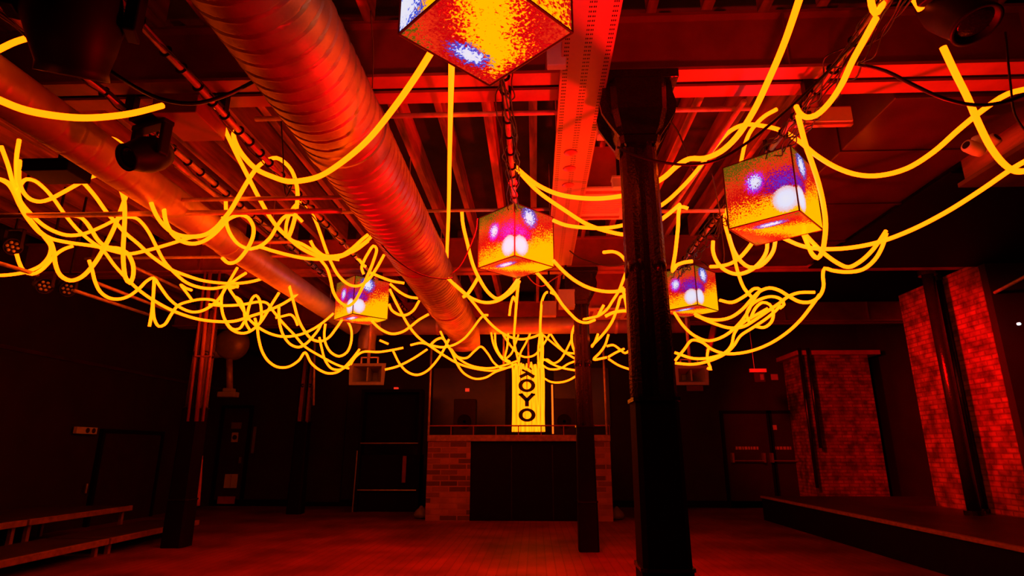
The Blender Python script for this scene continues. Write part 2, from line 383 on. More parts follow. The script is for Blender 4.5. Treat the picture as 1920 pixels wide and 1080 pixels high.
# ------------------------------------------------------------------ ducts
def spiral_duct(name, label, p0, p1, r, pitch, m, step=None, seams=(), depth=0.006):
    X, Z = p0.x, p0.z; y0, y1 = p0.y, p1.y; seg = 48
    t = thing(name, label, 'duct', (X, y0, Z))
    ds = pitch/12.0; n = int((y1-y0)/ds); b = MB()
    for i in range(n+1):
        y = y0+i*ds
        for k in range(seg):
            a = 2*PI*k/seg; ph = ((y-y0)/pitch + k/seg) % 1.0
            rr = r - (depth if ph < 0.085 else 0) + (depth*.3 if 0.085 <= ph < 0.17 else 0)
            b.v.append((X+rr*math.cos(a), y, Z+rr*math.sin(a)))
    for i in range(n):
        for k in range(seg):
            a = i*seg+k; c = i*seg+(k+1) % seg; b.f.append((a, a+seg, c+seg, c))
    b.f.append(tuple(n*seg+k for k in range(seg)))
    o = b.build('duct_body', m, t, smooth=True)
    for sy in seams:
        mt = Matrix.Translation((X, sy, Z)) @ Matrix.Rotation(-PI/2, 4, 'X')
        MB().lathe([(r-.002, -.05), (r+.012, -.045), (r+.012, .045), (r-.002, .05)], mt, 48).build('joint_collar', m, t, smooth=False)
    return t
bd = spiral_duct('ventilation_duct', 'large spiral ventilation duct, the widest one, sweeping from top left to centre', Vector((-1.34, 0.2, 3.5)), Vector((-1.34, 10.6, 3.5)), 0.302, 0.11, M['duct'], seams=(3.7, 6.4, 8.7), depth=.014)
# rounded end turning down at the far end of the duct
el = spline([(-1.34, 10.58, 3.5), (-1.34, 10.8, 3.49), (-1.34, 10.98, 3.43), (-1.34, 11.08, 3.34), (-1.34, 11.15, 3.2)], .03)
rr = [0.302]*len(el)
for k, f in enumerate((.86, .93, .98, 1.0)): rr[-1-k] = .302*f
MB().tube(el, rr, 36).build('elbow', M['duct'], bd, smooth=True)
for yy in (1.0, 3.2, 5.8, 8.0, 10.2): MB().cyl((-1.34, yy, 3.79), (-1.34, yy, 4.73), .006).build('hanger_rod', M['pipe'], bd)
ld = spiral_duct('ventilation_duct', 'slim orange-lit spiral duct on the left, behind the black moving lamp', Vector((-3.48, 0.4, 3.6)), Vector((-3.48, 10.9, 3.6)), 0.168, 0.16, M['duct2'], seams=(6.2,), depth=0.003)
for yy in (1.5, 4.6, 7.2, 9.6): MB().cyl((-3.48, yy, 3.76), (-3.48, yy, 4.73), .006).build('hanger_rod', M['pipe'], ld)
cd = thing('ventilation_duct', 'plain duct running crosswise behind the ropes, with an elbow turning down at its left end', 'duct', (0, 11.35, 3.62))
xe = at(690, 611, 11.35).x
MB().tube([(xe+.25, 11.35, 3.68), (3.0, 11.35, 3.68)], 0.17, 28).build('duct_body', M['duct2'], cd, smooth=True)
MB().tube(spline([(xe+.3, 11.35, 3.68), (xe+.12, 11.35, 3.66), (xe+.03, 11.35, 3.58), (xe, 11.35, 3.42), (xe, 11.35, 3.2)], .03), 0.172, 24).build('elbow', M['duct2'], cd, smooth=True)
for xx in (-1.9, -.1, 1.6):
    MB().tube([(xx-.02, 11.35, 3.68), (xx+.02, 11.35, 3.68)], 0.178, 28).build('joint_collar', M['duct2'], cd)

# rectangular black ductwork over the right side
a = atz(1655, 190, 3.86); c = atz(1890, 235, 3.72)
rd = thing('rectangular_duct', 'long black rectangular duct under the ceiling on the right, behind the white security camera', 'duct', (3.4, 6, 3.92))
MB().box(2.80, 4.02, 4.08, 8.40, 3.92, 4.40).build('duct_body', M['panel'], rd, bevel=.01)
for yy in (4.9, 6.1, 7.3): MB().box(2.785, 4.035, yy, yy+.04, 3.908, 4.405).build('joint_flange', M['panel'], rd)
sp = thing('ceiling_board', 'brownish timber soffit board at the right edge carrying the white security camera', 'board', (5.2, 4.4, 3.7))
MB().box(4.06, 6.6, 4.08, 5.3, 3.72, 3.76).build('panel', M['soffit'], sp)
MB().box(4.10, 4.16, 4.1, 5.25, 3.76, 4.42).box(6.5, 6.56, 4.1, 5.25, 3.76, 4.42).build('support_batten', M['timber'], sp)

struct(MB().box(4.04, XR-.01, 5.32, 8.4, 3.88, 3.90).build('trim_7', M['matt']), 'black sheet added to darken the ceiling over the right side')  # black sheet standing in for the dark of the right-hand ceiling
struct(MB().box(2.6, XR-.01, 8.8, 12.4, 4.36, 4.38).build('trim_8', M['matt']), 'black sheet added to darken the ceiling beyond the second beam')  # second dark sheet, put in to black out the dim joists
# ------------------------------------------------------------------ cable tray
tr = thing('cable_tray', 'long perforated metal cable tray running away beside the big column', 'cable tray', (0.37, 0.5, 3.84))
MB().box(0.20, 0.54, 0.5, 8.0, 3.845, 3.852).build('tray_base', M['tray'], tr)
MB().box(0.20, 0.206, 0.5, 8.0, 3.852, 3.90).box(0.534, 0.54, 0.5, 8.0, 3.852, 3.90).build('side_lip', M['steel'], tr)
for py in (286, 316, 347):
    q = atz(1070-(py-286)*.08, py, 3.845)
    MB().lathe([(.062, 0), (.05, -.012), (.03, -.02), (.012, -.03), (.004, -.031)], Matrix.Translation(q), 18).build('fixing_boss', M['steel'], tr, smooth=True)
for yy in (1.5, 4.4, 6.6):
    for xx in (.203, .537): MB().cyl((xx, yy, 3.88), (xx, yy, 4.73), .006).build('hanger_rod', M['pipe'], tr)

# ------------------------------------------------------------------ columns
def star(r1, r2, n=8, lobes=4):
    out = []
    for i in range(n*lobes):
        a = 2*PI*i/(n*lobes)+PI/4; k = i % n
        rr = r1 if k in (0, 1, n-1) else (r2 if k in (3, 4, 5) else (r1+r2)/2)
        out.append((rr*math.cos(a), rr*math.sin(a)))
    return out
def column(cx, cy, label, z1=1.62, z2=2.72, casing=True, wd=1.0, base=0.0):
    t = thing('iron_column', label, 'column', (cx, cy, base), 'cast iron columns', 'thing')
    sq = [(-.15, -.15), (-.15, .15), (.15, .15), (.15, -.15)]
    sq = [(-.15, -.12), (-.12, -.15), (.12, -.15), (.15, -.12), (.15, .12), (.12, .15), (-.12, .15), (-.15, .12)]
    st = [(x*wd, y*wd) for x, y in star(.165, .105)]
    MB().prism(sq, base, .62, cx, cy, wd*1.03, wd).build('plinth', M['matt'], t)
    MB().prism(sq, .62, .64, cx, cy, wd*1.06, wd*1.06).build('plinth_band', M['black'], t)
    MB().prism(sq, .64, z1, cx, cy, wd*.96, wd*.9).build('column_casing', M['matt'], t)
    MB().prism(sq, z1, z1+.025, cx, cy, wd*.98, wd*.98).build('casing_band', M['black'], t)
    MB().prism(st, z1+.025, 3.42, cx, cy, .98, .86).build('shaft', M['black'], t, bevel=0)
    b = MB()
    for dx, dy in ((-1, -1), (1, -1), (1, 1), (-1, 1)):
        b.lathe([(.0, -.07), (.05, -.055), (.055, 0), (.05, .03), (.03, .05)], Matrix.Translation((cx+dx*.075*wd, cy+dy*.075*wd, z2)), 12)
    b.build('shaft_collar', M['black'], t, smooth=True)
    # capital: four curved brackets flaring out under a square plate
    hexr = [(x, y) for x, y in sq]
    MB().prism(hexr, 3.40, 3.45, cx, cy, .92*wd, 1.0*wd).prism(hexr, 3.45, 3.52, cx, cy, .88*wd, 1.1*wd).prism(hexr, 3.52, 3.64, cx, cy, 1.1*wd, 1.3*wd).prism(hexr, 3.64, 3.88, cx, cy, 1.3*wd, 1.35*wd).build('capital', M['black'], t)
    b = MB()
    for s_ in (-1, 1):
        for dy in (-.13, .1):
            pr = [(.10, 3.38), (.15, 3.46), (.21, 3.55), (.262, 3.64), (.275, 3.72), (.255, 3.80), (.25, 3.88), (.10, 3.88)]
            n = len(b.v); kk = len(pr)
            b.v += [(cx+s_*x*wd, cy+dy, z) for x, z in pr]+[(cx+s_*x*wd, cy+dy+.03, z) for x, z in pr]
            b.f += [(n+i, n+(i+1) % kk, n+kk+(i+1) % kk, n+kk+i) for i in range(kk)]+[tuple(n+i for i in range(kk)), tuple(n+kk+i for i in range(kk))]
    b.build('capital_bracket', M['black'], t)
    MB().box(cx-.29*wd, cx+.29*wd, cy-.2, cy+.2, 3.88, 3.95).build('cap_plate', M['black'], t, bevel=.006)
    return t
c1 = column(0.765, 3.88, 'massive glossy black iron column standing nearest the camera', z1=1.60, z2=2.51)
c2 = column(0.705, 8.6, 'slimmer-looking black column standing in front of the brick booth', z1=1.62, z2=2.53, wd=.88)
c3 = column(-5.06, 8.73, 'black column on the left between the low stage decks', z1=1.9)
c4 = column(-5.15, 13.2, 'dim distant black column against the back wall, left of the serving hatch', z1=1.9)

# ------------------------------------------------------------------ video cubes
def panel_quad(name, m, parent, a, b, c, d, inset=0.03, th=0.012):
    a, b, c, d = [Vector(p) for p in (a, b, c, d)]; ctr = (a+b+c+d)/4
    P = [ctr+(p-ctr)*(1-inset) for p in (a, b, c, d)]
    nrm = (b-a).cross(d-a).normalized()*th
    o0 = ORG[parent.name]; me = bpy.data.meshes.new(name)
    V = [tuple(p+nrm*0.2-o0) for p in P]+[tuple(p-nrm-o0) for p in P]
    me.from_pydata(V, [], [(0, 1, 2, 3), (7, 6, 5, 4), (0, 4, 5, 1), (1, 5, 6, 2), (2, 6, 7, 3), (3, 7, 4, 0)])
    uv = me.uv_layers.new(name='UVMap'); UV = [(0, 0), (1, 0), (1, 1), (0, 1)]
    for poly in me.polygons:
        for li in poly.loop_indices: uv.data[li].uv = UV[me.loops[li].vertex_index % 4]
    me.materials.append(m); o = bpy.data.objects.new(name, me); COL.objects.link(o); o.parent = parent; return o
def cube(label, cx, cy, zb, s, rot, top=False, hang=None):
    t = thing('video_cube', label, 'light cube', (cx, cy, zb), 'glowing video cubes')
    c, n = math.cos(rot), math.sin(rot); h = s/2
    R = lambda x, y, z: (cx+x*c-y*n, cy+x*n+y*c, z)
    N, Rt, Fr, Lf = (-h, -h), (h, -h), (h, h), (-h, h)   # near, right, far, left corners after the 45 degree turn
    z0, z1 = zb, zb+s
    for nm, p, q, mk in (('side_panel', Lf, N, 'TL' if top else 'L'), ('side_panel', N, Rt, 'TR' if top else 'R'), ('side_panel', Rt, Fr, 'L'), ('side_panel', Fr, Lf, 'R')):
        panel_quad(nm, SCR[mk], t, R(*p, z0), R(*q, z0), R(*q, z1), R(*p, z1))
    panel_quad('bottom_panel', SCR['TB'], t, R(*Lf, z0), R(*Fr, z0), R(*Rt, z0), R(*N, z0)) if top else panel_quad('bottom_panel', SCR['B'], t, R(*Lf, z0), R(*Fr, z0), R(*Rt, z0), R(*N, z0))
    b = MB(); e = .007
    for p in (N, Rt, Fr, Lf):
        b.cyl(R(*p, z0), R(*p, z1), e, 6)
    for p, q in ((N, Rt), (Rt, Fr), (Fr, Lf), (Lf, N)):
        b.cyl(R(*p, z0), R(*q, z0), e, 6); b.cyl(R(*p, z1), R(*q, z1), e, 6)
    b.build('frame', M['cubeframe'], t)
    MB().box(cx-h*.6, cx+h*.6, cy-h*.6, cy+h*.6, z1-.03, z1+.01).build('top_plate', M['darkplastic'], t)
    MB().cyl((cx, cy, z1), (cx, cy, hang or 4.0), .018).build('hanger', M['darkplastic'], t)
    return t
def cube_from(label, px, pt, pb, s=0.58, rot=PI/4, hang=None):
    a, b = at(px, pt, 1), at(px, pb, 1); Y = s/(a.z-b.z); p = at(px, pb, Y)
    c, n = math.cos(rot), math.sin(rot); h = s/2
    cx = p.x+(h*c-h*n); cy = p.y+(h*n+h*c)
    return cube(label, cx, cy, p.z, s, rot, hang=hang)
cube_from('glowing video cube hanging in the middle, beside the cable tray', 965, 380, 479)
cube_from('glowing video cube hanging on the right, larger than its neighbour behind the column', 1499, 272, 395, rot=PI/4+.06)
cube_from('glowing video cube half hidden behind the big black column', 1308, 496, 571)
cube_from('glowing video cube hanging left of the big duct', 661, 516, 588)
L_, R_ = atz(748, 64, H+1), atz(1073, 61, H+1); s5 = 0.58
k5 = s5*math.sqrt(2)/(R_-L_).length; zb5 = H+k5; L_ = atz(748, 64, zb5); R_ = atz(1073, 61, zb5); mid = (L_+R_)/2
cube('glowing video cube overhead at the top edge, the nearest and largest looking', mid.x, mid.y, zb5, s5, PI/4+math.atan2((R_-L_).y, (R_-L_).x), top=True, hang=4.4)

# ------------------------------------------------------------------ scaffold pipes with cable bundles
def tube_thing(name, label, cat, pts, r, m, group=None, seg=10, smooth=True):
    b = MB().tube(pts, r, seg); o = b.build(name, m, None, smooth, origin=pts[0]); tag(o, label, cat, group); return o
def rig_pipe(label, X, Z, y0, y1, r=0.024, spread=0.0, nc=3):
    t = thing('lighting_pipe', label, 'pipe', (X, y0, Z), 'lighting pipes under the beams')
    MB().cyl((X, y0, Z), (X, y1, Z), r, 14).build('pipe', M['pipe'], t, smooth=True)
    for i in range(nc):
        pts = []; y = y0; ph = random.uniform(0, 6)
        while y < y1:
            a = ph+y*1.6+random.uniform(-.4, .4); q = r+.012+random.uniform(0, spread); pts.append((X+math.cos(a)*q, y, Z+math.sin(a)*q-spread*.5+random.uniform(-.012-spread*.6, .004))); y += .14
        MB().tube(spline(pts, .04), .0055, 6).build('cable', M['cable'], t, smooth=True)
    y = y0+.1
    while y < y1:
        mt = Matrix.Translation((X, y, Z)) @ Matrix.Rotation(-PI/2, 4, 'X')
        MB().lathe([(r+.014, -.004), (r+.02, 0), (r+.014, .004)], mt, 10).build('cable_tie', M['darkplastic'], t); y += random.uniform(.16, .3)
    b = MB()
    for yy in (3.88, 8.6):
        if y0 < yy < y1: b.box(X-.035, X+.035, yy-.03, yy+.03, Z, 3.95)
    if b.v: b.build('beam_clamp', M['darkplastic'], t)
    return t
for lab, px, py, y0, y1, nc in (
    ('lighting pipe wrapped in cables, leftmost, passing the top left black moving lamp', 120, 110, 1.2, 8.2, 4),
    ('lighting pipe wrapped in cables, between the slim duct and the big duct', 370, 160, 1.2, 11.5, 3),
    ('lighting pipe wrapped in cables, leading down to the middle cube', 950, 200, 2.6, 8.0, 7),
    ('lighting pipe thick with tangled cables, running over the right cube', 1530, 170, 1.2, 9.5, 9)):
    p = atz(px, py, 3.80); rig_pipe(lab, p.x, 3.80, y0, y1, nc=nc, spread=.075 if nc > 8 else .045 if nc > 6 else .01)
cross = [('crosswise', 0, 640, 400, 5.15, 'horizontal pipe crossing over the left tangle of ropes'),
         ('crosswise', 480, 1420, 213, 4.15, 'conduit crossing just behind the nearest steel beam'),
         ('crosswise', 640, 1040, 395, 6.3, 'conduit crossing behind the middle cube'),
         ('crosswise', 1240, 1440, 395, 5.6, 'short conduit crossing between the column and the right cube'),
         ('crosswise', 330, 700, 372, 5.0, 'thin crosswise conduit passing over the slim duct to the big duct'),
         ('crosswise', 380, 560, 455, 6.3, 'short crosswise conduit in front of the second beam at the centre left'),
         ('crosswise', 160, 620, 482, 7.0, 'thin crosswise pipe in front of the second beam, far left')]
for _, x0, x1, py, Y, lab in cross:
    a, b = at(x0, py, Y), at(x1, py, Y); z = (a.z+b.z)/2
    tube_thing('conduit_pipe', lab, 'pipe', [(a.x, Y, z), (b.x, Y, z)], 0.026 if 'left tangle' in lab else 0.02, M['pipe'])
for lab, p, q in (('sloping orange-lit pipe under the left duct, upper of three', (250, 500, 7.2), (345, 545, 8.4)),
                  ('sloping pipe below the left tangle, middle of three', (180, 530, 6.8), (335, 590, 8.6)),
                  ('sloping pipe below the left tangle, lowest of three', (140, 545, 6.6), (285, 592, 8.4)),
                  ('long thin pipe at the far left ending above the par lamps', (-20, 488, 5.2), (70, 515, 6.2)),
                  ('diagonal pipe rising to the right edge from the brick pier', (1745, 612, 10.2), (1935, 512, 7.4)),
                  ('diagonal orange brace above the distant left ropes', (330, 310, 5.0), (410, 372, 6.2)),
                  ('orange-lit brace running beside the slim left duct', (322, 300, 4.6), (420, 380, 5.8)),
                  ('orange brace just right of the column top', (1395, 190, 3.95), (1255, 400, 6.4)),
                  ('vertical red pole behind the left-hand ropes', (590, 640, 11.8), (588, 760, 11.8))):
    tube_thing('metal_pipe', lab, 'pipe', [at(*p), at(*q)], 0.022, M['pipe'])
# far horizontal edge at the right and thin suspension poles
for lab, x, y0, y1, Y, r in (('thin vertical pole in front of the back wall, left of the sign', 803, 640, 815, 12.0, .022),
                       ('thin vertical pole at the right corner of the booth', 1138, 650, 815, 12.0, .022),
                       ('thin vertical drop pole carrying the right horn speaker', 1294, 595, 690, 10.4, .028),
                       ('thin vertical drop pole carrying the left horn speaker', 690, 640, 690, 10.4, .028),
                       ('orange suspension pole above the sign on its left side', 944, 620, 690, 11.9, .022),
                       ('orange suspension pole above the middle of the sign', 991, 630, 690, 11.9, .02)):
    tube_thing('suspension_pole', lab, 'pole', [Vector((at(x, y1, Y).x, Y, 4.42 if 'horn' in lab else at(x, y0, Y).z)), at(x, y1, Y)], r, M['pipe'])
tube_thing('wide_strut', 'flat red slanting strut right of the big column, above the right horn speaker', 'strut', [at(1340, 608, 11.0), at(1328, 660, 11.0)], 0.06, M['steel'], seg=4)

# dark loose cables
def cable(label, px, Y0, Y1, r=0.010, m='cable'):
    return tube_thing('loose_cable', label, 'cable', spline(path3(px, Y0, Y1), .06), r, M[m], seg=6)
cable('thick dark cable looping under the top left moving lamp to the big duct', [(95, -20), (130, 50), (180, 110), (240, 155), (300, 185), (360, 194), (420, 180), (485, 148)], 2.6, 3.1, .012)
cable('dark cable sagging across the nearest beam at the upper right', [(1608, 120), (1660, 133), (1710, 158), (1770, 185), (1830, 197), (1880, 192), (1935, 172)], 3.0, 2.9, .011)
cable('dark cable wrapped round the top of the big black column', [(1158, 276), (1180, 287), (1225, 301), (1290, 309), (1345, 300), (1400, 268), (1450, 228), (1520, 165), (1590, 95), (1650, 20)], 3.35, 3.0, .009)
cable('thin dark wire hanging between the beams beside the big duct', [(527, 225), (529, 260), (531, 300), (533, 350), (537, 368), (545, 352), (552, 335)], 4.2, 4.5, .006)
cable('thin wire dropping to the top cube corner', [(695, 20), (700, 100), (698, 165)], 2.9, 3.3, .004)
cable('thin red cable hanging from the middle cube to the big duct', [(895, 410), (893, 430), (878, 470), (862, 500), (845, 515)], 5.6, 5.9, .006, 'redcable')
cable('long thin cable tied round the far big duct', [(700, 440), (740, 485), (790, 515), (835, 523), (850, 520)], 5.3, 5.6, .007)
cable('dark cable hanging beside the right cube down to the small cube', [(1335, 325), (1342, 360), (1350, 400), (1354, 440), (1358, 480), (1355, 497), (1340, 505), (1315, 490)], 5.0, 6.5, .007)
cable('dark cable drooping behind the big column at mid height', [(1068, 470), (1085, 483), (1100, 488), (1130, 497), (1160, 498), (1180, 490)], 6.6, 6.6, .008)
cable('thin dark cable at the upper right over the security camera', [(1885, 60), (1895, 160), (1903, 215), (1925, 250)], 3.3, 3.4, .007)
cable('cable hanging right of the column capital', [(1250, 220), (1270, 245), (1285, 280), (1300, 320)], 4.2, 4.4, .007)
cable('red cable looping under the middle cube', [(985, 512), (1000, 530), (1015, 537), (1035, 525), (1060, 510)], 6.4, 6.9, .007, 'redcable')

# ------------------------------------------------------------------ lamps and fittings in the ceiling
def moving_head(label, ctr, s, tilt, pan, top):
    t = thing('moving_head_lamp', label, 'stage lamp', ctr); c = Vector(ctr)
    mt = Matrix.Translation(c) @ Matrix.Rotation(pan, 4, 'Z') @ Matrix.Rotation(tilt, 4, 'X')
    MB().lathe([(.05*s, .20*s), (.13*s, .19*s), (.165*s, .10*s), (.175*s, -.02*s), (.15*s, -.12*s), (.125*s, -.2*s), (.13*s, -.235*s), (.11*s, -.235*s), (.10*s, -.20*s)], mt, 28).build('head', M['darkplastic'], t, smooth=True)
    MB().lathe([(.10*s, -.205*s), (.08*s, -.215*s), (.02*s, -.222*s)], mt, 24).build('lens', M['black'], t, smooth=True)
    mp = Matrix.Translation(c) @ Matrix.Rotation(pan, 4, 'Z')
    b = MB()
    for sx in (-1, 1):
        b.box(sx*.205*s-.025*s, sx*.205*s+.025*s, -.05*s, .05*s, -.04*s, .30*s, mp)
    b.box(-.23*s, .23*s, -.06*s, .06*s, .28*s, .34*s, mp); b.build('yoke', M['darkplastic'], t, bevel=.01)
    MB().box(-.19*s, .19*s, -.13*s, .13*s, .34*s, .46*s, mp).build('base', M['darkplastic'], t, bevel=.012)
    b = MB().box(c.x-.02, c.x+.02, c.y-.02, c.y+.02, c.z+.44*s, top); b.build('clamp', M['darkplastic'], t)
    return t
moving_head('big black moving lamp at the top left corner of the view', at(138, 30, 2.5), 1.3, .5, .4, 4.42)
moving_head('black moving lamp in the middle left, in front of the slim duct', at(277, 290, 3.9), .78, -1.0, -.35, 3.97)
moving_head('big black moving lamp hanging at the top right corner', at(1790, 5, 2.9), 1.0, -.35, .3, 4.42)
def par_lamp(label, p, s=1, glow=False):
    t = thing('par_lamp', label, 'stage lamp', p, 'small LED par lamps at the left'); c = Vector(p)
    d = (Vector((0.5, 3, 1.0))-c).normalized(); mt = Matrix.Translation(c) @ d.to_track_quat('Z', 'Y').to_matrix().to_4x4()
    MB().lathe([(.02, -.16*s), (.07*s, -.15*s), (.09*s, 0), (.095*s, .04*s), (.085*s, .04*s), (.08*s, .01*s)], mt, 20).build('can', M['darkplastic'], t, smooth=True)
    b = MB()
    for i in range(7):
        a = i*PI/3; rr = 0 if i == 6 else .05*s
        b.lathe([(.018*s, .012*s), (.016*s, .028*s), (.004*s, .032*s)], mt @ Matrix.Translation((rr*math.cos(a), rr*math.sin(a), 0)), 8)
    b.build('led_lens', M['offwhite'], t, smooth=True)
    MB().box(c.x-.11*s, c.x-.10*s, c.y-.02, c.y+.02, c.z-.02, c.z+.2*s).box(c.x-.01, c.x+.01, c.y-.01, c.y+.01, c.z+.2*s, 4.42).box(c.x+.10*s, c.x+.11*s, c.y-.02, c.y+.02, c.z-.02, c.z+.2*s).box(c.x-.11*s, c.x+.11*s, c.y-.02, c.y+.02, c.z+.19*s, c.z+.2*s).build('bracket', M['darkplastic'], t)
    return t
for lab, px, py, Y in (('LED par lamp with a dotted face below the left ropes, lowest of the cluster', 82, 536, 6.4),
                       ('LED par lamp at the left edge, upper one of the cluster', 22, 462, 5.9),
                       ('LED par lamp left of the hanging rope loop, beside the lowest par lamp', 126, 542, 6.7)):
    par_lamp(lab, at(px, py, Y))
# flat black equipment boxes among the pipes
def hung_box(label, ctr, sx, sy, sz, m='matt', cat='box', name='ceiling_box', top=3.95, rot=0.0):
    c = Vector(ctr); t = thing(name, label, cat, ctr)
    mt = Matrix.Translation(c) @ Matrix.Rotation(rot, 4, 'Z')
    MB().box(-sx/2, sx/2, -sy/2, sy/2, -sz/2, sz/2, mt).build('body', M[m], t, bevel=.008)
    MB().box(-sx/2-.006, sx/2+.006, -sy/2-.006, sy/2+.006, sz/2-.02, sz/2, mt).build('lid', M[m], t)
    if top > c.z+sz/2: MB().box(-.015, .015, -.015, .015, sz/2, top-c.z, mt).build('bracket', M['darkplastic'], t)
    return t
hung_box('flat dark red equipment box hanging left of the lighting pipe', at(358, 222, 3.95), .34, .42, .16, 'web', top=4.0)
hung_box('black flat box among the pipes left of the slim duct', at(108, 322, 4.9), .44, .3, .12, 'matt', top=4.4)
hung_box('small white junction box beside the cable tray, behind the nearest beam', at(1135, 242, 4.3), .14, .1, .16, 'white', top=4.42)
hung_box('small white junction box on the nearest beam beside the overhead cube', at(1043, 103, 3.42), .13, .06, .2, 'white', top=0)
hung_box('small pale box behind the left edge of the big column', at(1160, 344, 5.4), .13, .1, .12, 'white', top=4.42)
hung_box('small pale box below the middle cube, beside the cable tray', at(1062, 562, 8.0), .22, .15, .26, 'offwhite', top=3.95)
hung_box('pale box behind the ropes near the end of the cable tray', at(1030, 580, 8.6), .2, .15, .22, 'offwhite', top=3.95)
# AC cassettes
def cassette(label, ctr, w, d):
    c = Vector(ctr); t = thing('air_conditioning_cassette', label, 'air conditioner', ctr)
    MB().box(c.x-w/2, c.x+w/2, c.y-d/2, c.y+d/2, c.z, c.z+.03).build('fascia', M['white'], t, bevel=.006)
    MB().box(c.x-w*.42, c.x+w*.42, c.y-d*.42, c.y+d*.42, c.z+.03, 4.42).build('body', M['steel'], t)
    b = MB()
    for i in range(9):
        yy = c.y-d*.25+i*d*.06; b.box(c.x-w*.27, c.x+w*.27, yy, yy+.018, c.z-.012, c.z)
    b.build('grille', M['offwhite'], t)
    b = MB()
    for sx, sy in ((-1, 0), (1, 0), (0, -1), (0, 1)):
        if sx: b.box(c.x+sx*w*.4-.03, c.x+sx*w*.4+.03, c.y-d*.3, c.y+d*.3, c.z-.006, c.z)
        else: b.box(c.x-w*.3, c.x+w*.3, c.y+sy*d*.4-.03, c.y+sy*d*.4+.03, c.z-.006, c.z)
    b.build('louvre', M['web'], t)
cassette('white square air conditioning cassette between the cable tray and the big column', atz(1125, 385, 3.9), .85, .85)
cassette('distant air conditioning cassette above the ropes, left of the big column', atz(1142, 590, 3.72), .85, .9)

# security camera
p = atz(1835, 258, 3.72); p.z = 3.725
sc_ = thing('security_camera', 'white twin-headed security camera on the soffit board at the right', 'camera', p)
MB().lathe([(.05, 0), (.055, -.02), (.045, -.05), (.02, -.06)], Matrix.Translation(p), 18).build('mount', M['white'], sc_, smooth=True)
for nm, off, rt in (('camera_head', (.035, -.02, -.085), (1.2, 0, .4)), ('camera_head', (-.065, -.02, -.115), (1.3, 0, -1.3))):
    mt = Matrix.Translation(p+Vector(off)) @ Matrix.Rotation(rt[2], 4, 'Z') @ Matrix.Rotation(rt[0], 4, 'X')
    o = MB().lathe([(.02, -.07), (.045, -.06), (.052, -.01), (.05, .07), (.046, .085), (.03, .085)], mt, 20).build(nm, M['white'], sc_, smooth=True)
    MB().lathe([(.033, .083), (.03, .09), (.01, .092)], mt, 16).build('lens', M['darkplastic'], o)

# hanging exit light box, right of centre
p = at(1540, 236, 4.2)
eb = thing('exit_sign_box', 'red-lit exit sign wedge hanging above the right cube', 'sign', p)
c = atz(1500, 262, 3.72)
MB().box(p.x-.22, p.x+.22, 4.15, 4.19, p.z-.02, p.z+.14).build('housing', M['steel'], eb)
MB().box(p.x-.21, p.x+.21, 4.13, 4.15, p.z-.0, p.z+.12).build('sign_face', M['white'], eb)
MB().box(p.x-.02, p.x+.02, 4.16, 4.18, p.z+.14, 4.42).build('bracket', M['steel'], eb)
MB().box(p.x-.17, p.x-.1, 4.125, 4.13, p.z+.03, p.z+.09).build('sign_mark', M['darkred'], eb)

# horn speakers
def horn(label, px0, px1, py0, py1, Y, flip=1):
    a = at(px0, py1, Y); b = at(px1, py0, Y); cx = (a.x+b.x)/2; w = b.x-a.x; z0 = a.z; z1 = b.z
    t = thing('horn_speaker', label, 'speaker', (cx, Y, z0), 'horn speakers')
    m = MB()
    O = [(a.x, Y, z0), (b.x, Y, z0), (b.x+.02, Y, z1), (a.x-.02, Y, z1)]; I = [(a.x+w*.09, Y, z0+.05), (b.x-w*.09, Y, z0+.05), (b.x-w*.09, Y, z1-.05), (a.x+w*.09, Y, z1-.05)]
    th = [(cx-w*.15, Y+.35, z0+.12), (cx+w*.15, Y+.35, z0+.12), (cx+w*.15, Y+.35, z1-.12), (cx-w*.15, Y+.35, z1-.12)]
    bk = [(cx-w*.28, Y+.42, z0+.06), (cx+w*.28, Y+.42, z0+.06), (cx+w*.28, Y+.42, z1-.06), (cx-w*.28, Y+.42, z1-.06)]
    m.v = O+I+th+bk
    for i in range(4):
        j = (i+1) % 4; m.f += [(i, j, 4+j, 4+i), (4+i, 4+j, 8+j, 8+i), (i, 12+i, 12+j, j)]
    m.f += [(8, 9, 10, 11), (15, 14, 13, 12)]
    m.build('horn_mouth', M['grey'], t)
    MB().box(cx-.012, cx+.012, Y+.02, Y+.34, z0+.07, z1-.07).build('divider', M['grey'], t)
    MB().box(cx-.12, cx+.12, Y+.42, Y+.62, (z0+z1)/2-.1, (z0+z1)/2+.1).build('driver', M['darkplastic'], t)
    MB().box(cx-.16, cx-.14, Y+.1, Y+.14, z1-.02, z1+.12).box(cx+.14, cx+.16, Y+.1, Y+.14, z1-.02, z1+.12).box(cx-.16, cx+.16, Y+.1, Y+.14, z1+.11, z1+.13).build('bracket', M['pipe'], t)
horn('square grey horn speaker hanging in the centre left, below the duct elbow', 654, 722, 681, 722, 10.3)
horn('square grey horn speaker just right of the big column', 1268, 1326, 685, 722, 10.3)

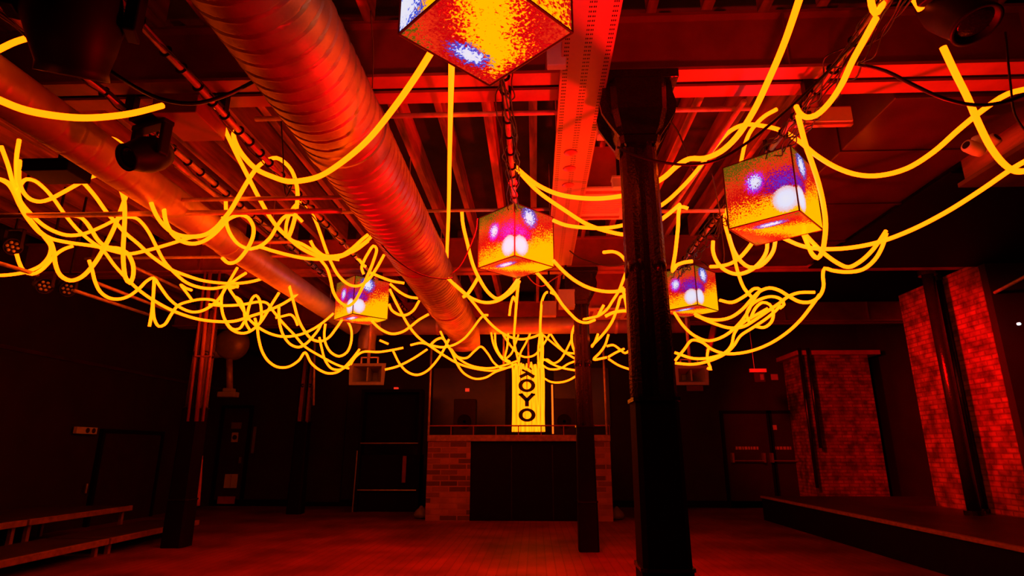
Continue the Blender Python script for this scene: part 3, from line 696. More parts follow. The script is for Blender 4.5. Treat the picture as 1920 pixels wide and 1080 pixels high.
# extract fan on the back wall left
p = at(435, 645, 13.2)
fn = thing('extract_fan', 'round metal extract fan housing on the left back wall above the door', 'fan', p)
mt = Matrix.Translation(p) @ Matrix.Rotation(PI/2, 4, 'X')
MB().lathe([(.10, .22), (.3, .2), (.36, .1), (.37, -.1), (.3, -.22), (.1, -.24)], mt, 28).build('fan_housing', M['duct2'], fn, smooth=True)
MB().cyl((p.x-.1, p.y, p.z-.2), (p.x-.75, p.y, p.z-.22), .12, 16).build('outlet', M['duct2'], fn, smooth=True)
q = at(428, 740, 13.2)
MB().cyl((p.x-.02, p.y, p.z-.32), (q.x+.02, p.y, q.z+.1), .07, 14).build('drop_pipe', M['pipe'], fn, smooth=True)
MB().box(q.x-.2, q.x+.2, p.y-.12, p.y+.12, q.z-.06, q.z+.06).box(q.x-.1, q.x+.12, p.y-.1, p.y+.1, q.z+.06, q.z+.14).build('motor_unit', M['offwhite'], fn, bevel=.02)
MB().box(p.x-.03, p.x+.03, p.y+.2, 15.0, p.z-.03, p.z+.03).build('wall_bracket', M['darkplastic'], fn)

# conduits climbing by the left column
for i, (xa, ya, xb, yb, lab) in enumerate(((372, 600, 352, 790, 'leftmost red conduit climbing beside the left column'), (382, 595, 368, 790, 'middle red conduit climbing beside the left column'), (401, 590, 380, 790, 'rightmost red conduit climbing beside the left column'))):
    a, b = at(xa, ya, 8.4), at(xb, yb, 8.4)
    tube_thing('vertical_conduit', lab, 'pipe', [(a.x, 8.4, 3.94), (b.x+.0, 8.4, b.z)], .018 if i != 1 else .028, M['steel'])
a = at(366, 668, 8.38); b_ = at(396, 668, 8.38)
tag(MB().cyl(a, b_, .012).build('cross_bracket', M['steel'], origin=a), 'short bracket joining the red conduits on the left column', 'bracket')

# ------------------------------------------------------------------ booth with brick front
yb = 12.0
bl, br_ = at(797, 975, yb).x, at(1150, 975, yb).x
xi0, xi1 = at(880, 975, yb).x, at(1118, 975, yb).x
zt = 1.60
bo = thing('booth', 'brick DJ booth with black centre panel in front of the back wall', 'DJ booth', ((bl+br_)/2, yb, 0))
MB().box(bl, xi0, yb, yb+.25, 0, zt-.12).build('brick_pier', M['brick2'], bo)
MB().box(xi1, br_, yb, yb+.25, 0, zt-.12).build('brick_pier', M['brick2'], bo)
MB().box(bl-.01, br_+.01, yb-.03, yb+1.3, zt-.12, zt).build('ledge', M['edge'], bo, bevel=.006)
MB().box(bl, bl+.2, yb+.25, yb+1.3, 0, zt-.12).box(br_-.2, br_, yb+.25, yb+1.3, 0, zt-.12).build('side_wall', M['brick2'], bo)
MB().box(xi0, xi1, yb+.04, yb+.08, 0, zt-.12).build('front_panel', M['matt'], bo)
for xx in (xi0+(xi1-xi0)*k/3 for k in (1, 2)): MB().box(xx-.01, xx+.01, yb+.03, yb+.04, .02, zt-.2).build('panel_joint', M['darkplastic'], bo)
# rail on the ledge
rl = thing('booth_rail', 'thin dark rail along the top of the brick booth', 'rail', (0, yb+.02, zt))
s = MB().cyl((bl, yb+.02, zt+.18), (br_, yb+.02, zt+.18), .014)
s.build('top_bar', M['web'], rl)
for k in range(9):
    xx = bl+(br_-bl)*k/8; MB().cyl((xx, yb+.02, zt), (xx, yb+.02, zt+.18), .01).build('rail_post', M['web'], rl)
# screens and monitor boxes on the booth
for lab, x0, x1, y0, y1 in (('dark loudspeaker box standing on the booth left of the sign', 850, 892, 748, 798), ('dark loudspeaker box standing on the booth right of the sign', 1037, 1078, 747, 802)):
    a = at(x0, y1, yb+.6); b = at(x1, y0, yb+.6)
    t = thing('monitor_speaker', lab, 'speaker', (a.x, yb+.6, zt))
    MB().box(a.x, b.x, yb+.6, yb+.95, zt, b.z).build('cabinet', M['darkplastic'], t, bevel=.01)
    mt = Matrix.Translation(((a.x+b.x)/2, yb+.6, zt+(b.z-zt)*.38)) @ Matrix.Rotation(PI/2, 4, 'X')
    MB().lathe([(.15, 0), (.15, .012), (.13, .004), (.03, -.0)], mt, 20).build('woofer', M['matt'], t)

# ------------------------------------------------------------------ neon rope sign
ys = yb+.28
sx0, sx1 = at(960, 745, ys).x, at(1021, 745, ys).x; sz0 = at(990, 808, ys).z; sz1 = at(990, 684, ys).z
sg = thing('neon_sign', 'tall sign of vertical glowing yellow ropes with black letters KOYO', 'sign', ((sx0+sx1)/2, ys, zt))
MB().box(sx0-.14, sx0-.07, ys+.02, ys+.06, zt, sz1).box(sx1+.05, sx1+.11, ys+.02, ys+.06, zt, sz1).box(sx0-.14, sx1+.11, ys-.02, ys+.06, zt, zt+.06).build('frame', M['matt'], sg)
n = 15
for i in range(n):
    x = sx0+.02+(sx1-sx0-.04)*i/(n-1)
    wob = [(x+random.uniform(-.006, .006), ys+random.uniform(-.004, .004), z) for z in (zt+.07, sz0+.3, sz0+.7, sz1-.1)]
    MB().tube(spline(wob+[(x+random.uniform(-.03, .03), ys+.02, sz1+random.uniform(0, .06))], .08), .0205, 8).build('sign_tube', M['sign_tube'], sg, smooth=True)
MB().cyl((sx1+.16, ys, zt+.03), (sx1+.16, ys, zt+1.02), .018).build('side_tube', emis('dim_sign_tube', (1.2, .18, .01), 1.0), sg)
u = (sx1-sx0)/61.0
def lx(p): return sx0+(p-960)*u
def lz(p): return sz0+(808-p)*(sz1-sz0)/124.0
yl = ys-.045
def ring(cx, cz, rx, rz, t):
    b = MB(); N = 28
    for i in range(N):
        a = 2*PI*i/N
        for k, (f, y) in enumerate(((1, yl), (1-t, yl), (1-t, yl+.02), (1, yl+.02))):
            b.v.append((cx+rx*(1 if f == 1 else (rx-.085)/rx)*math.cos(a), y, cz+rz*(1 if f == 1 else (rz-.055)/rz)*math.sin(a)))
    for i in range(N):
        j = (i+1) % N
        for k in range(4): b.f.append((i*4+k, i*4+(k+1) % 4, j*4+(k+1) % 4, j*4+k))
    return b
def stroke(b, x0, z0, x1, z1, wd):
    a = Vector((x0, yl+.01, z0)); c = Vector((x1, yl+.01, z1)); d = (c-a).normalized(); nrm = Vector((-d.z, 0, d.x))*wd/2; y = Vector((0, .01, 0))
    n = len(b.v)
    for yy in (-1, 1):
        b.v += [tuple(a+nrm+y*yy), tuple(a-nrm+y*yy), tuple(c-nrm+y*yy), tuple(c+nrm+y*yy)]
    b.f += [(n, n+1, n+2, n+3), (n+7, n+6, n+5, n+4), (n, n+4, n+5, n+1), (n+1, n+5, n+6, n+2), (n+2, n+6, n+7, n+3), (n+3, n+7, n+4, n)]
    return b
ring(lx(988), lz(724), .175, .135, .3).build('lettering', M['letter'], sg)
ring(lx(988), lz(779), .175, .135, .3).build('lettering', M['letter'], sg)
y_ = MB(); stroke(y_, lx(976), lz(740), lx(988), lz(752), .075); stroke(y_, lx(1000), lz(740), lx(988), lz(752), .075); stroke(y_, lx(988), lz(749), lx(988), lz(763), .085); stroke(y_, lx(972.5), lz(741), lx(981), lz(741), .04); stroke(y_, lx(995), lz(741), lx(1003.5), lz(741), .04)
y_.build('lettering', M['letter'], sg)
k_ = MB(); stroke(k_, lx(979), lz(694), lx(990), lz(699), .04); stroke(k_, lx(989), lz(701), lx(975), lz(708), .065); stroke(k_, lx(989), lz(700), lx(1002), lz(708), .07); stroke(k_, lx(994), lz(690), lx(997), lz(694), .03)
k_.build('lettering', M['letter'], sg)

# ------------------------------------------------------------------ serving hatch / shuttered unit left of booth
Yh = 13.6
a = at(663, 948, Yh); b = at(792, 735, Yh)
su = thing('bar_counter', 'dark serving bar with thin steel rails, left of the brick booth', 'bar', (a.x, Yh, 0))
MB().box(a.x, b.x, Yh+.1, Yh+.5, 0, at(700, 870, Yh).z+.2).build('counter_body', M['matt'], su)
MB().box(a.x, b.x, Yh+.3, Yh+.34, at(700, 835, Yh).z, b.z).build('shutter', M['matt'], su)
MB().box(a.x, a.x+.07, Yh+.02, Yh+.3, 0, b.z).box(b.x-.07, b.x, Yh+.02, Yh+.3, 0, b.z).box(a.x, b.x, Yh+.02, Yh+.3, b.z, b.z+.07).build('frame', M['matt'], su)
for py in (831, 919):
    z = at(720, py, Yh).z; MB().cyl((a.x+.06, Yh, z), (b.x-.05, Yh, z), .014).build('rail', M['metal'], su)
z0 = at(720, 945, Yh).z; MB().cyl((a.x-.02, Yh, 0), (a.x-.0, Yh, at(700, 845, Yh).z), .014).build('corner_strip', M['metal'], su)
q0, q1 = at(753, 905, Yh-.02), at(762, 855, Yh-.02)
tag(MB().box(q0.x, q1.x, Yh-.02, Yh+.03, q0.z, q1.z).build('paper_towel', M['web']), 'narrow pale cloth hanging on the front of the dark bar', 'cloth')
q = at(715, 740, 13.5)
for lab, px, py in (('small glowing red wall fitting above the bar', 742, 729), ('small glowing red wall fitting left of the sign', 876, 731)):
    p = at(px, py, 14.9)
    tag(MB().box(p.x-.05, p.x+.05, 14.9, 15.0, p.z-.04, p.z+.04).build('wall_lamp', emis('red_indicator', (.7, .02, .01), 1.0), origin=p), lab, 'lamp')
# back wall panels behind the booth
for i, (x0, x1, y0, y1) in enumerate(((810, 950, 690, 800), (1040, 1140, 690, 800), (560, 655, 700, 945))):
    a = at(x0, y1, 14.97); b = at(x1, y0, 14.97)
    struct(MB().box(a.x, b.x, 14.94, 15.0, max(a.z, .1), b.z).build('trim_%d' % (i+2), M['panel'] if i < 2 else M['wall']))
struct(MB().box(XL, XR, 14.95, 15, 0, .15).build('baseboard_back', M['matt']))

# ------------------------------------------------------------------ doors
def door(name, label, x0, x1, z1, axis='y', pos=15.0, z0=0.0):
    t = bpy.data.objects.new(name, None); COL.objects.link(t); t['kind'] = 'structure'; t['label'] = label
    t.location = (x0, pos, 0) if axis == 'y' else (pos, x0, 0); ORG[t.name] = Vector(t.location)
    if axis == 'y':
        MB().box(x0, x1, pos-.05, pos, z0, z1).build('door_leaf', M['darkred'], t)
        MB().box(x0-.07, x0, pos-.08, pos, z0, z1+.07).box(x1, x1+.07, pos-.08, pos, z0, z1+.07).box(x0, x1, pos-.08, pos, z1, z1+.07).build('door_frame', M['matt'], t)
    else:
        MB().box(pos, pos+.05, x0, x1, z0, z1).build('door_leaf', M['darkred'], t)
        MB().box(pos, pos+.08, x0-.07, x0, z0, z1+.07).box(pos, pos+.08, x1, x1+.07, z0, z1+.07).box(pos, pos+.08, x0, x1, z1, z1+.07).build('door_frame', M['matt'], t)
    return t
a, b = at(398, 945, 14.9), at(468, 765, 14.9)
d1 = door('door_1', 'dark back door on the left with pale notices', a.x, b.x, b.z)
MB().box(a.x+.1, b.x-.12, 14.93, 14.95, .05, .22).build('kick_plate', M['steel'], d1)
MB().box(b.x-.12, b.x-.08, 14.9, 14.95, 1.0, 1.15).build('door_handle', M['metal'], d1)
def notice(lab, x0, x1, y0, y1, Y, marks=True, m='paper', cat='sign'):
    p, q = at(x0, y1, Y), at(x1, y0, Y); t = thing('wall_notice', lab, cat, ((p.x+q.x)/2, Y, p.z))
    MB().box(p.x, q.x, Y, Y+.012, p.z, q.z).build('sheet', M[m], t)
    if marks == 'circle':
        mt = Matrix.Translation(((p.x+q.x)/2, Y, (p.z+q.z)/2)) @ Matrix.Rotation(PI/2, 4, 'X')
        MB().lathe([(.06, 0), (.06, .004), (.035, .004)], mt, 16).build('symbol', M['darkred'], t)
    elif marks == 'columns':
        b = MB(); w = (q.x-p.x)
        b.box(p.x+w*.48, p.x+w*.52, Y-.004, Y, p.z+.02, q.z-.02); b.build('fold_line', M['web'], t)
    elif marks == 'rows':
        b = MB(); h_ = (q.z-p.z)
        for k in range(3): b.box(p.x+.02, q.x-.02, Y-.004, Y, p.z+h_*(.2+.25*k), p.z+h_*(.28+.25*k))
        b.build('text_line', M['web'], t)
    return t
notice('pale rectangular notice low on the left back door', 419, 446, 889, 915, 14.93, 'columns')
notice('small square sign with a round symbol on the left back door', 433, 447, 811, 829, 14.93, 'circle')
notice('dim plate above the round symbol sign on the left back door', 433, 453, 792, 804, 14.93, None, 'grey')
notice('slim pale notice on the wall right of the left back door', 470, 481, 800, 850, 14.98, 'rows', 'grey')
notice('small dim sign plate under the right horn speaker', 1288, 1318, 723, 733, 14.9, 'rows', 'web')
# draped cloth near the left column
p = at(371, 905, 9.9)
cl = MB(); ring_ = []
for j in range(9):
    z = .44+j*.09; wv = .07*(1-.06*j)
    for i in range(12):
        a = 2*PI*i/12; rr = wv*(1+.18*math.sin(3*a+j*.5))
        ring_.append((p.x+rr*math.cos(a), 9.9+rr*.7*math.sin(a), z))
n0 = 0; cl.v = ring_
for j in range(8):
    for i in range(12): cl.f.append((j*12+i, j*12+(i+1) % 12, (j+1)*12+(i+1) % 12, (j+1)*12+i))
cl.f.append(tuple(range(96, 108)))
cl.f.append(tuple(reversed(range(12))))
fe = thing('fire_extinguisher', 'small red extinguisher-shaped object behind the left column', 'extinguisher', (p.x, 9.9, .44))
cl.build('body', M['steel'], fe, smooth=True)
MB().cyl((p.x, 9.9, 1.16), (p.x, 9.9, 1.22), .025).build('valve', M['steel'], fe)

# double doors right
a, b = at(1372, 945, 14.9), at(1442, 775, 14.9); c = at(1502, 775, 14.9)
for k, (x0, x1, nm, px0, px1) in enumerate(((a.x, b.x-.01, 'door_2', 1376, 1436), (b.x+.01, c.x, 'door_3', 1450, 1500))):
    dd = door(nm, 'dark fire exit door with push bar, %s leaf of the pair at the back right' % ('left' if k == 0 else 'right'), x0, x1, b.z)
    z = at(1400, 864, 14.9).z
    q0, q1 = at(px0, 864, 14.8).x, at(px1, 864, 14.8).x
    bar = MB().cyl((q0, 14.84, z), (q1, 14.84, z), .016).build('push_bar', M['metal'], dd)
    MB().box(q0-.02, q0+.03, 14.82, 14.95, z-.04, z+.18).box(q1-.03, q1+.02, 14.82, 14.95, z-.04, z+.18).build('bar_bracket', M['metal'], dd)
    bb = MB(); xx = q0+.12; zz = z+.26
    while xx < q1-.12:
        wd = random.uniform(.03, .07); bb.box(xx, xx+wd, 14.94, 14.95, zz, zz+.07); xx += wd+.02
    bb.build('faded_lettering', M['offwhite'], dd)
notice('tiny square notice on the right leaf of the fire doors', 1447, 1456, 797, 806, 14.93, None)
# exit signs
def exit_sign(lab, x0, x1, y0, y1, Y=None, X=None, below=False):
    if Y: p, q = at(x0, y1, Y), at(x1, y0, Y)
    else: p, q = atx(x0, y1, X), atx(x1, y0, X)
    t = thing('exit_sign', lab, 'sign', p, 'exit signs')
    if Y:
        MB().box(p.x, q.x, Y, Y+.06, p.z, q.z).build('housing', M['white'], t, bevel=.004)
        w = q.x-p.x; z = (p.z+q.z)/2
        if below:
            MB().box(p.x+.08, q.x-.04, Y+.02, Y+.04, p.z-.2, p.z).build('sign_face', M['darkred'], t)
            MB().box(p.x+.2, p.x+.27, Y+.01, Y+.02, p.z-.16, p.z-.04).build('pictogram', M['grey'], t); MB().box(p.x+.42, p.x+.56, Y+.01, Y+.02, p.z-.16, p.z-.04).build('arrow', M['grey'], t)
        MB().cyl((p.x+.1, Y+.03, q.z), (p.x+.08, Y+.03, ZC), .006).build('suspension_wire', M['pipe'], t)
    else:
        MB().box(X, X+.06, p.y, q.y, min(p.z, q.z), max(p.z, q.z)).build('housing', M['white'], t)
        L = q.y-p.y; z = (p.z+q.z)/2
        for f0 in (.42, .72):
            mt = Matrix.Translation((X+.06, p.y+L*(f0+.1), z)) @ Matrix.Rotation(PI/2, 4, 'Y')
            MB().lathe([(.045, 0), (.045, .006), (.02, .006)], mt, 14).build('pictogram', M['darkred'], t)
exit_sign('long white exit sign hanging near the back right fire doors', 1407, 1437, 691, 698, Y=12.5, below=True)
exit_sign('pale emergency sign on the left wall above a dark doorway', 139, 175, 814, 800, X=-7.95)
y0_, y1_ = atx(175, 900, -8).y, atx(285, 900, -8).y
d4 = door('door_4', 'dark doorway in the left wall below the emergency sign', y0_, y1_, 1.62, 'x', -8.0)
p = atx(165, 916, -7.9); MB().cyl((-7.93, p.y, p.z-.08), (-7.93, p.y, p.z+.08), .02).build('door_handle', M['metal'], d4)

# ------------------------------------------------------------------ left low stage decks
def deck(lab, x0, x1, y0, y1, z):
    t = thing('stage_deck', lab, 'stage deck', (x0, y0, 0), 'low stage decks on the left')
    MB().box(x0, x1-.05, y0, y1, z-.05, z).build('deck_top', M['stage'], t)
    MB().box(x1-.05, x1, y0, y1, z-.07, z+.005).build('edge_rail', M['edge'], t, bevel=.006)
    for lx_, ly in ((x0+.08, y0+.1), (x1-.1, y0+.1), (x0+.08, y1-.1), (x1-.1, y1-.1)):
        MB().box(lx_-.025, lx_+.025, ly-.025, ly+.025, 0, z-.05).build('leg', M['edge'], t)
ym = atz(208, 1010, .2).y; yu = atz(65, 975, .45).y
deck('lower stage deck farther from the camera, its end behind the left column', -7.0+.6, -5.52, ym+.02, 10.1, .2)
deck('lower stage deck nearest the camera, cut by the left edge of the view', -7.0+.6, -5.52, ym-3.2, ym-.02, .2)
deck('raised stage deck farther from the camera, along the left wall', -7.9, -6.45, yu+.02, 9.75, .45)
deck('raised stage deck nearest the camera, along the left wall', -7.9, -6.45, yu-3.2, yu-.02, .45)

# ------------------------------------------------------------------ right platform and brick piers
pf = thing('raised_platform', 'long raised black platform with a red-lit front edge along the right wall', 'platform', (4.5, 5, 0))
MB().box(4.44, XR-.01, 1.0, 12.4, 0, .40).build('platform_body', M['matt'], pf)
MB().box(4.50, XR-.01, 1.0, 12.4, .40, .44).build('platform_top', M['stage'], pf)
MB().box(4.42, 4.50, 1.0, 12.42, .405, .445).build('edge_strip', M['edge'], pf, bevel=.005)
pr1 = tag(MB().box(6.45, 7.2, 8.38, 10.3, .44, 3.94).build('brick_pier', M['brick'], origin=(6.45, 8.38, .44)), 'painted brick pier on the platform at the right, with a black post in front', 'pier')
struct(MB().box(6.44, XR, 8.24, 8.36, .44, 4.4).build('trim_6', M['wall']), 'black boarding closing off the right side in front of the brick pier')
pr2 = tag(MB().box(6.25, 7.75, 13.9, 14.99, 0, 3.45).build('brick_pier', M['brick'], origin=(6.25, 13.9, 0)), 'brick pier at the back right beside the fire doors', 'pier')
tag(MB().box(6.1, 8.0, 13.8, 15.0, 3.45, 3.55).build('stone_cap', M['steel'], origin=(6.1, 13.8, 3.45)), 'flat cap slab on top of the back right brick pier', 'cap')
for lab, p, q, r in (('thick black post in front of the right brick pier', (1745, 565), (1832, 962), .085), ('thinner black pipe on the right brick pier', (1772, 575), (1846, 955), .05)):
    Y = 8.9 if r > .06 else 9.2
    a, b = atx(p[0], p[1], 6.3), atx(q[0], q[1], 6.3)
    a = at(p[0], p[1], Y); b = at(q[0], q[1], Y); xm = (a.x+b.x)/2
    t = thing('black_post', lab, 'post', (xm, Y, .44))
    MB().cyl((xm, Y, .44), (xm, Y, 4.0), r, 16).build('post', M['black'], t, smooth=True)
    MB().cyl((xm, Y, .44), (xm, Y, .5), r*1.5, 16).build('foot_plate', M['black'], t)
    MB().cyl((xm, Y, 3.9), (xm, Y, 4.0), r*1.5, 16).build('bracket', M['black'], t)
for lab, x0, y0, x1, y1, Y in (('black drain pipe on the left corner of the back right brick pier', 1508, 690, 1528, 915, 13.8), ('second black pipe on the back right brick pier, ending halfway down', 1522, 690, 1536, 840, 13.75)):
    a, b = at(x0, y0, Y), at(x1, y1, Y); xm = (a.x+b.x)/2
    tube_thing('drain_pipe', lab, 'pipe', [(xm, Y, 3.6), (xm, Y, max(0, b.z))], .04, M['black'])
p = at(1911, 610, 8.0)
tag(MB().lathe([(.004, 0), (.02, .004), (.026, .02), (.02, .036), (.004, .04)], Matrix.Translation(p), 12).build('indicator_light', emis('cold_white_light', (.8, .9, 1.0), 1.2), origin=p), 'tiny cold white indicator light in the dark at the right edge', 'light')
for lab, px, py in (('tiny dim red wall lamp right of the back brick pier, left one', 1645, 764), ('tiny dim red wall lamp right of the back brick pier, right one', 1687, 760)):
    q = at(px, py, 14.9)
    tag(MB().box(q.x-.02, q.x+.02, 14.93, 15, q.z-.08, q.z+.05).build('wall_lamp', emis('dim_red_lamp', (.25, .01, .005), 1.0), origin=q), lab, 'lamp')
# bags of cables by the booth
for lab, px, py in (('small pale bag on the floor at the left end of the booth', 790, 948), ('small pale bag on the floor at the right end of the booth', 1156, 950)):
    q = at(px, py, 12.4)
    b = MB().lathe([(.03, 0), (.13, .02), (.15, .08), (.11, .15), (.05, .2), (.02, .24)], Matrix.Translation((q.x, 12.4, 0)), 14)
    tag(b.build('floor_bag', M['grey'], None, True, origin=(q.x, 12.4, 0)), lab, 'bag')

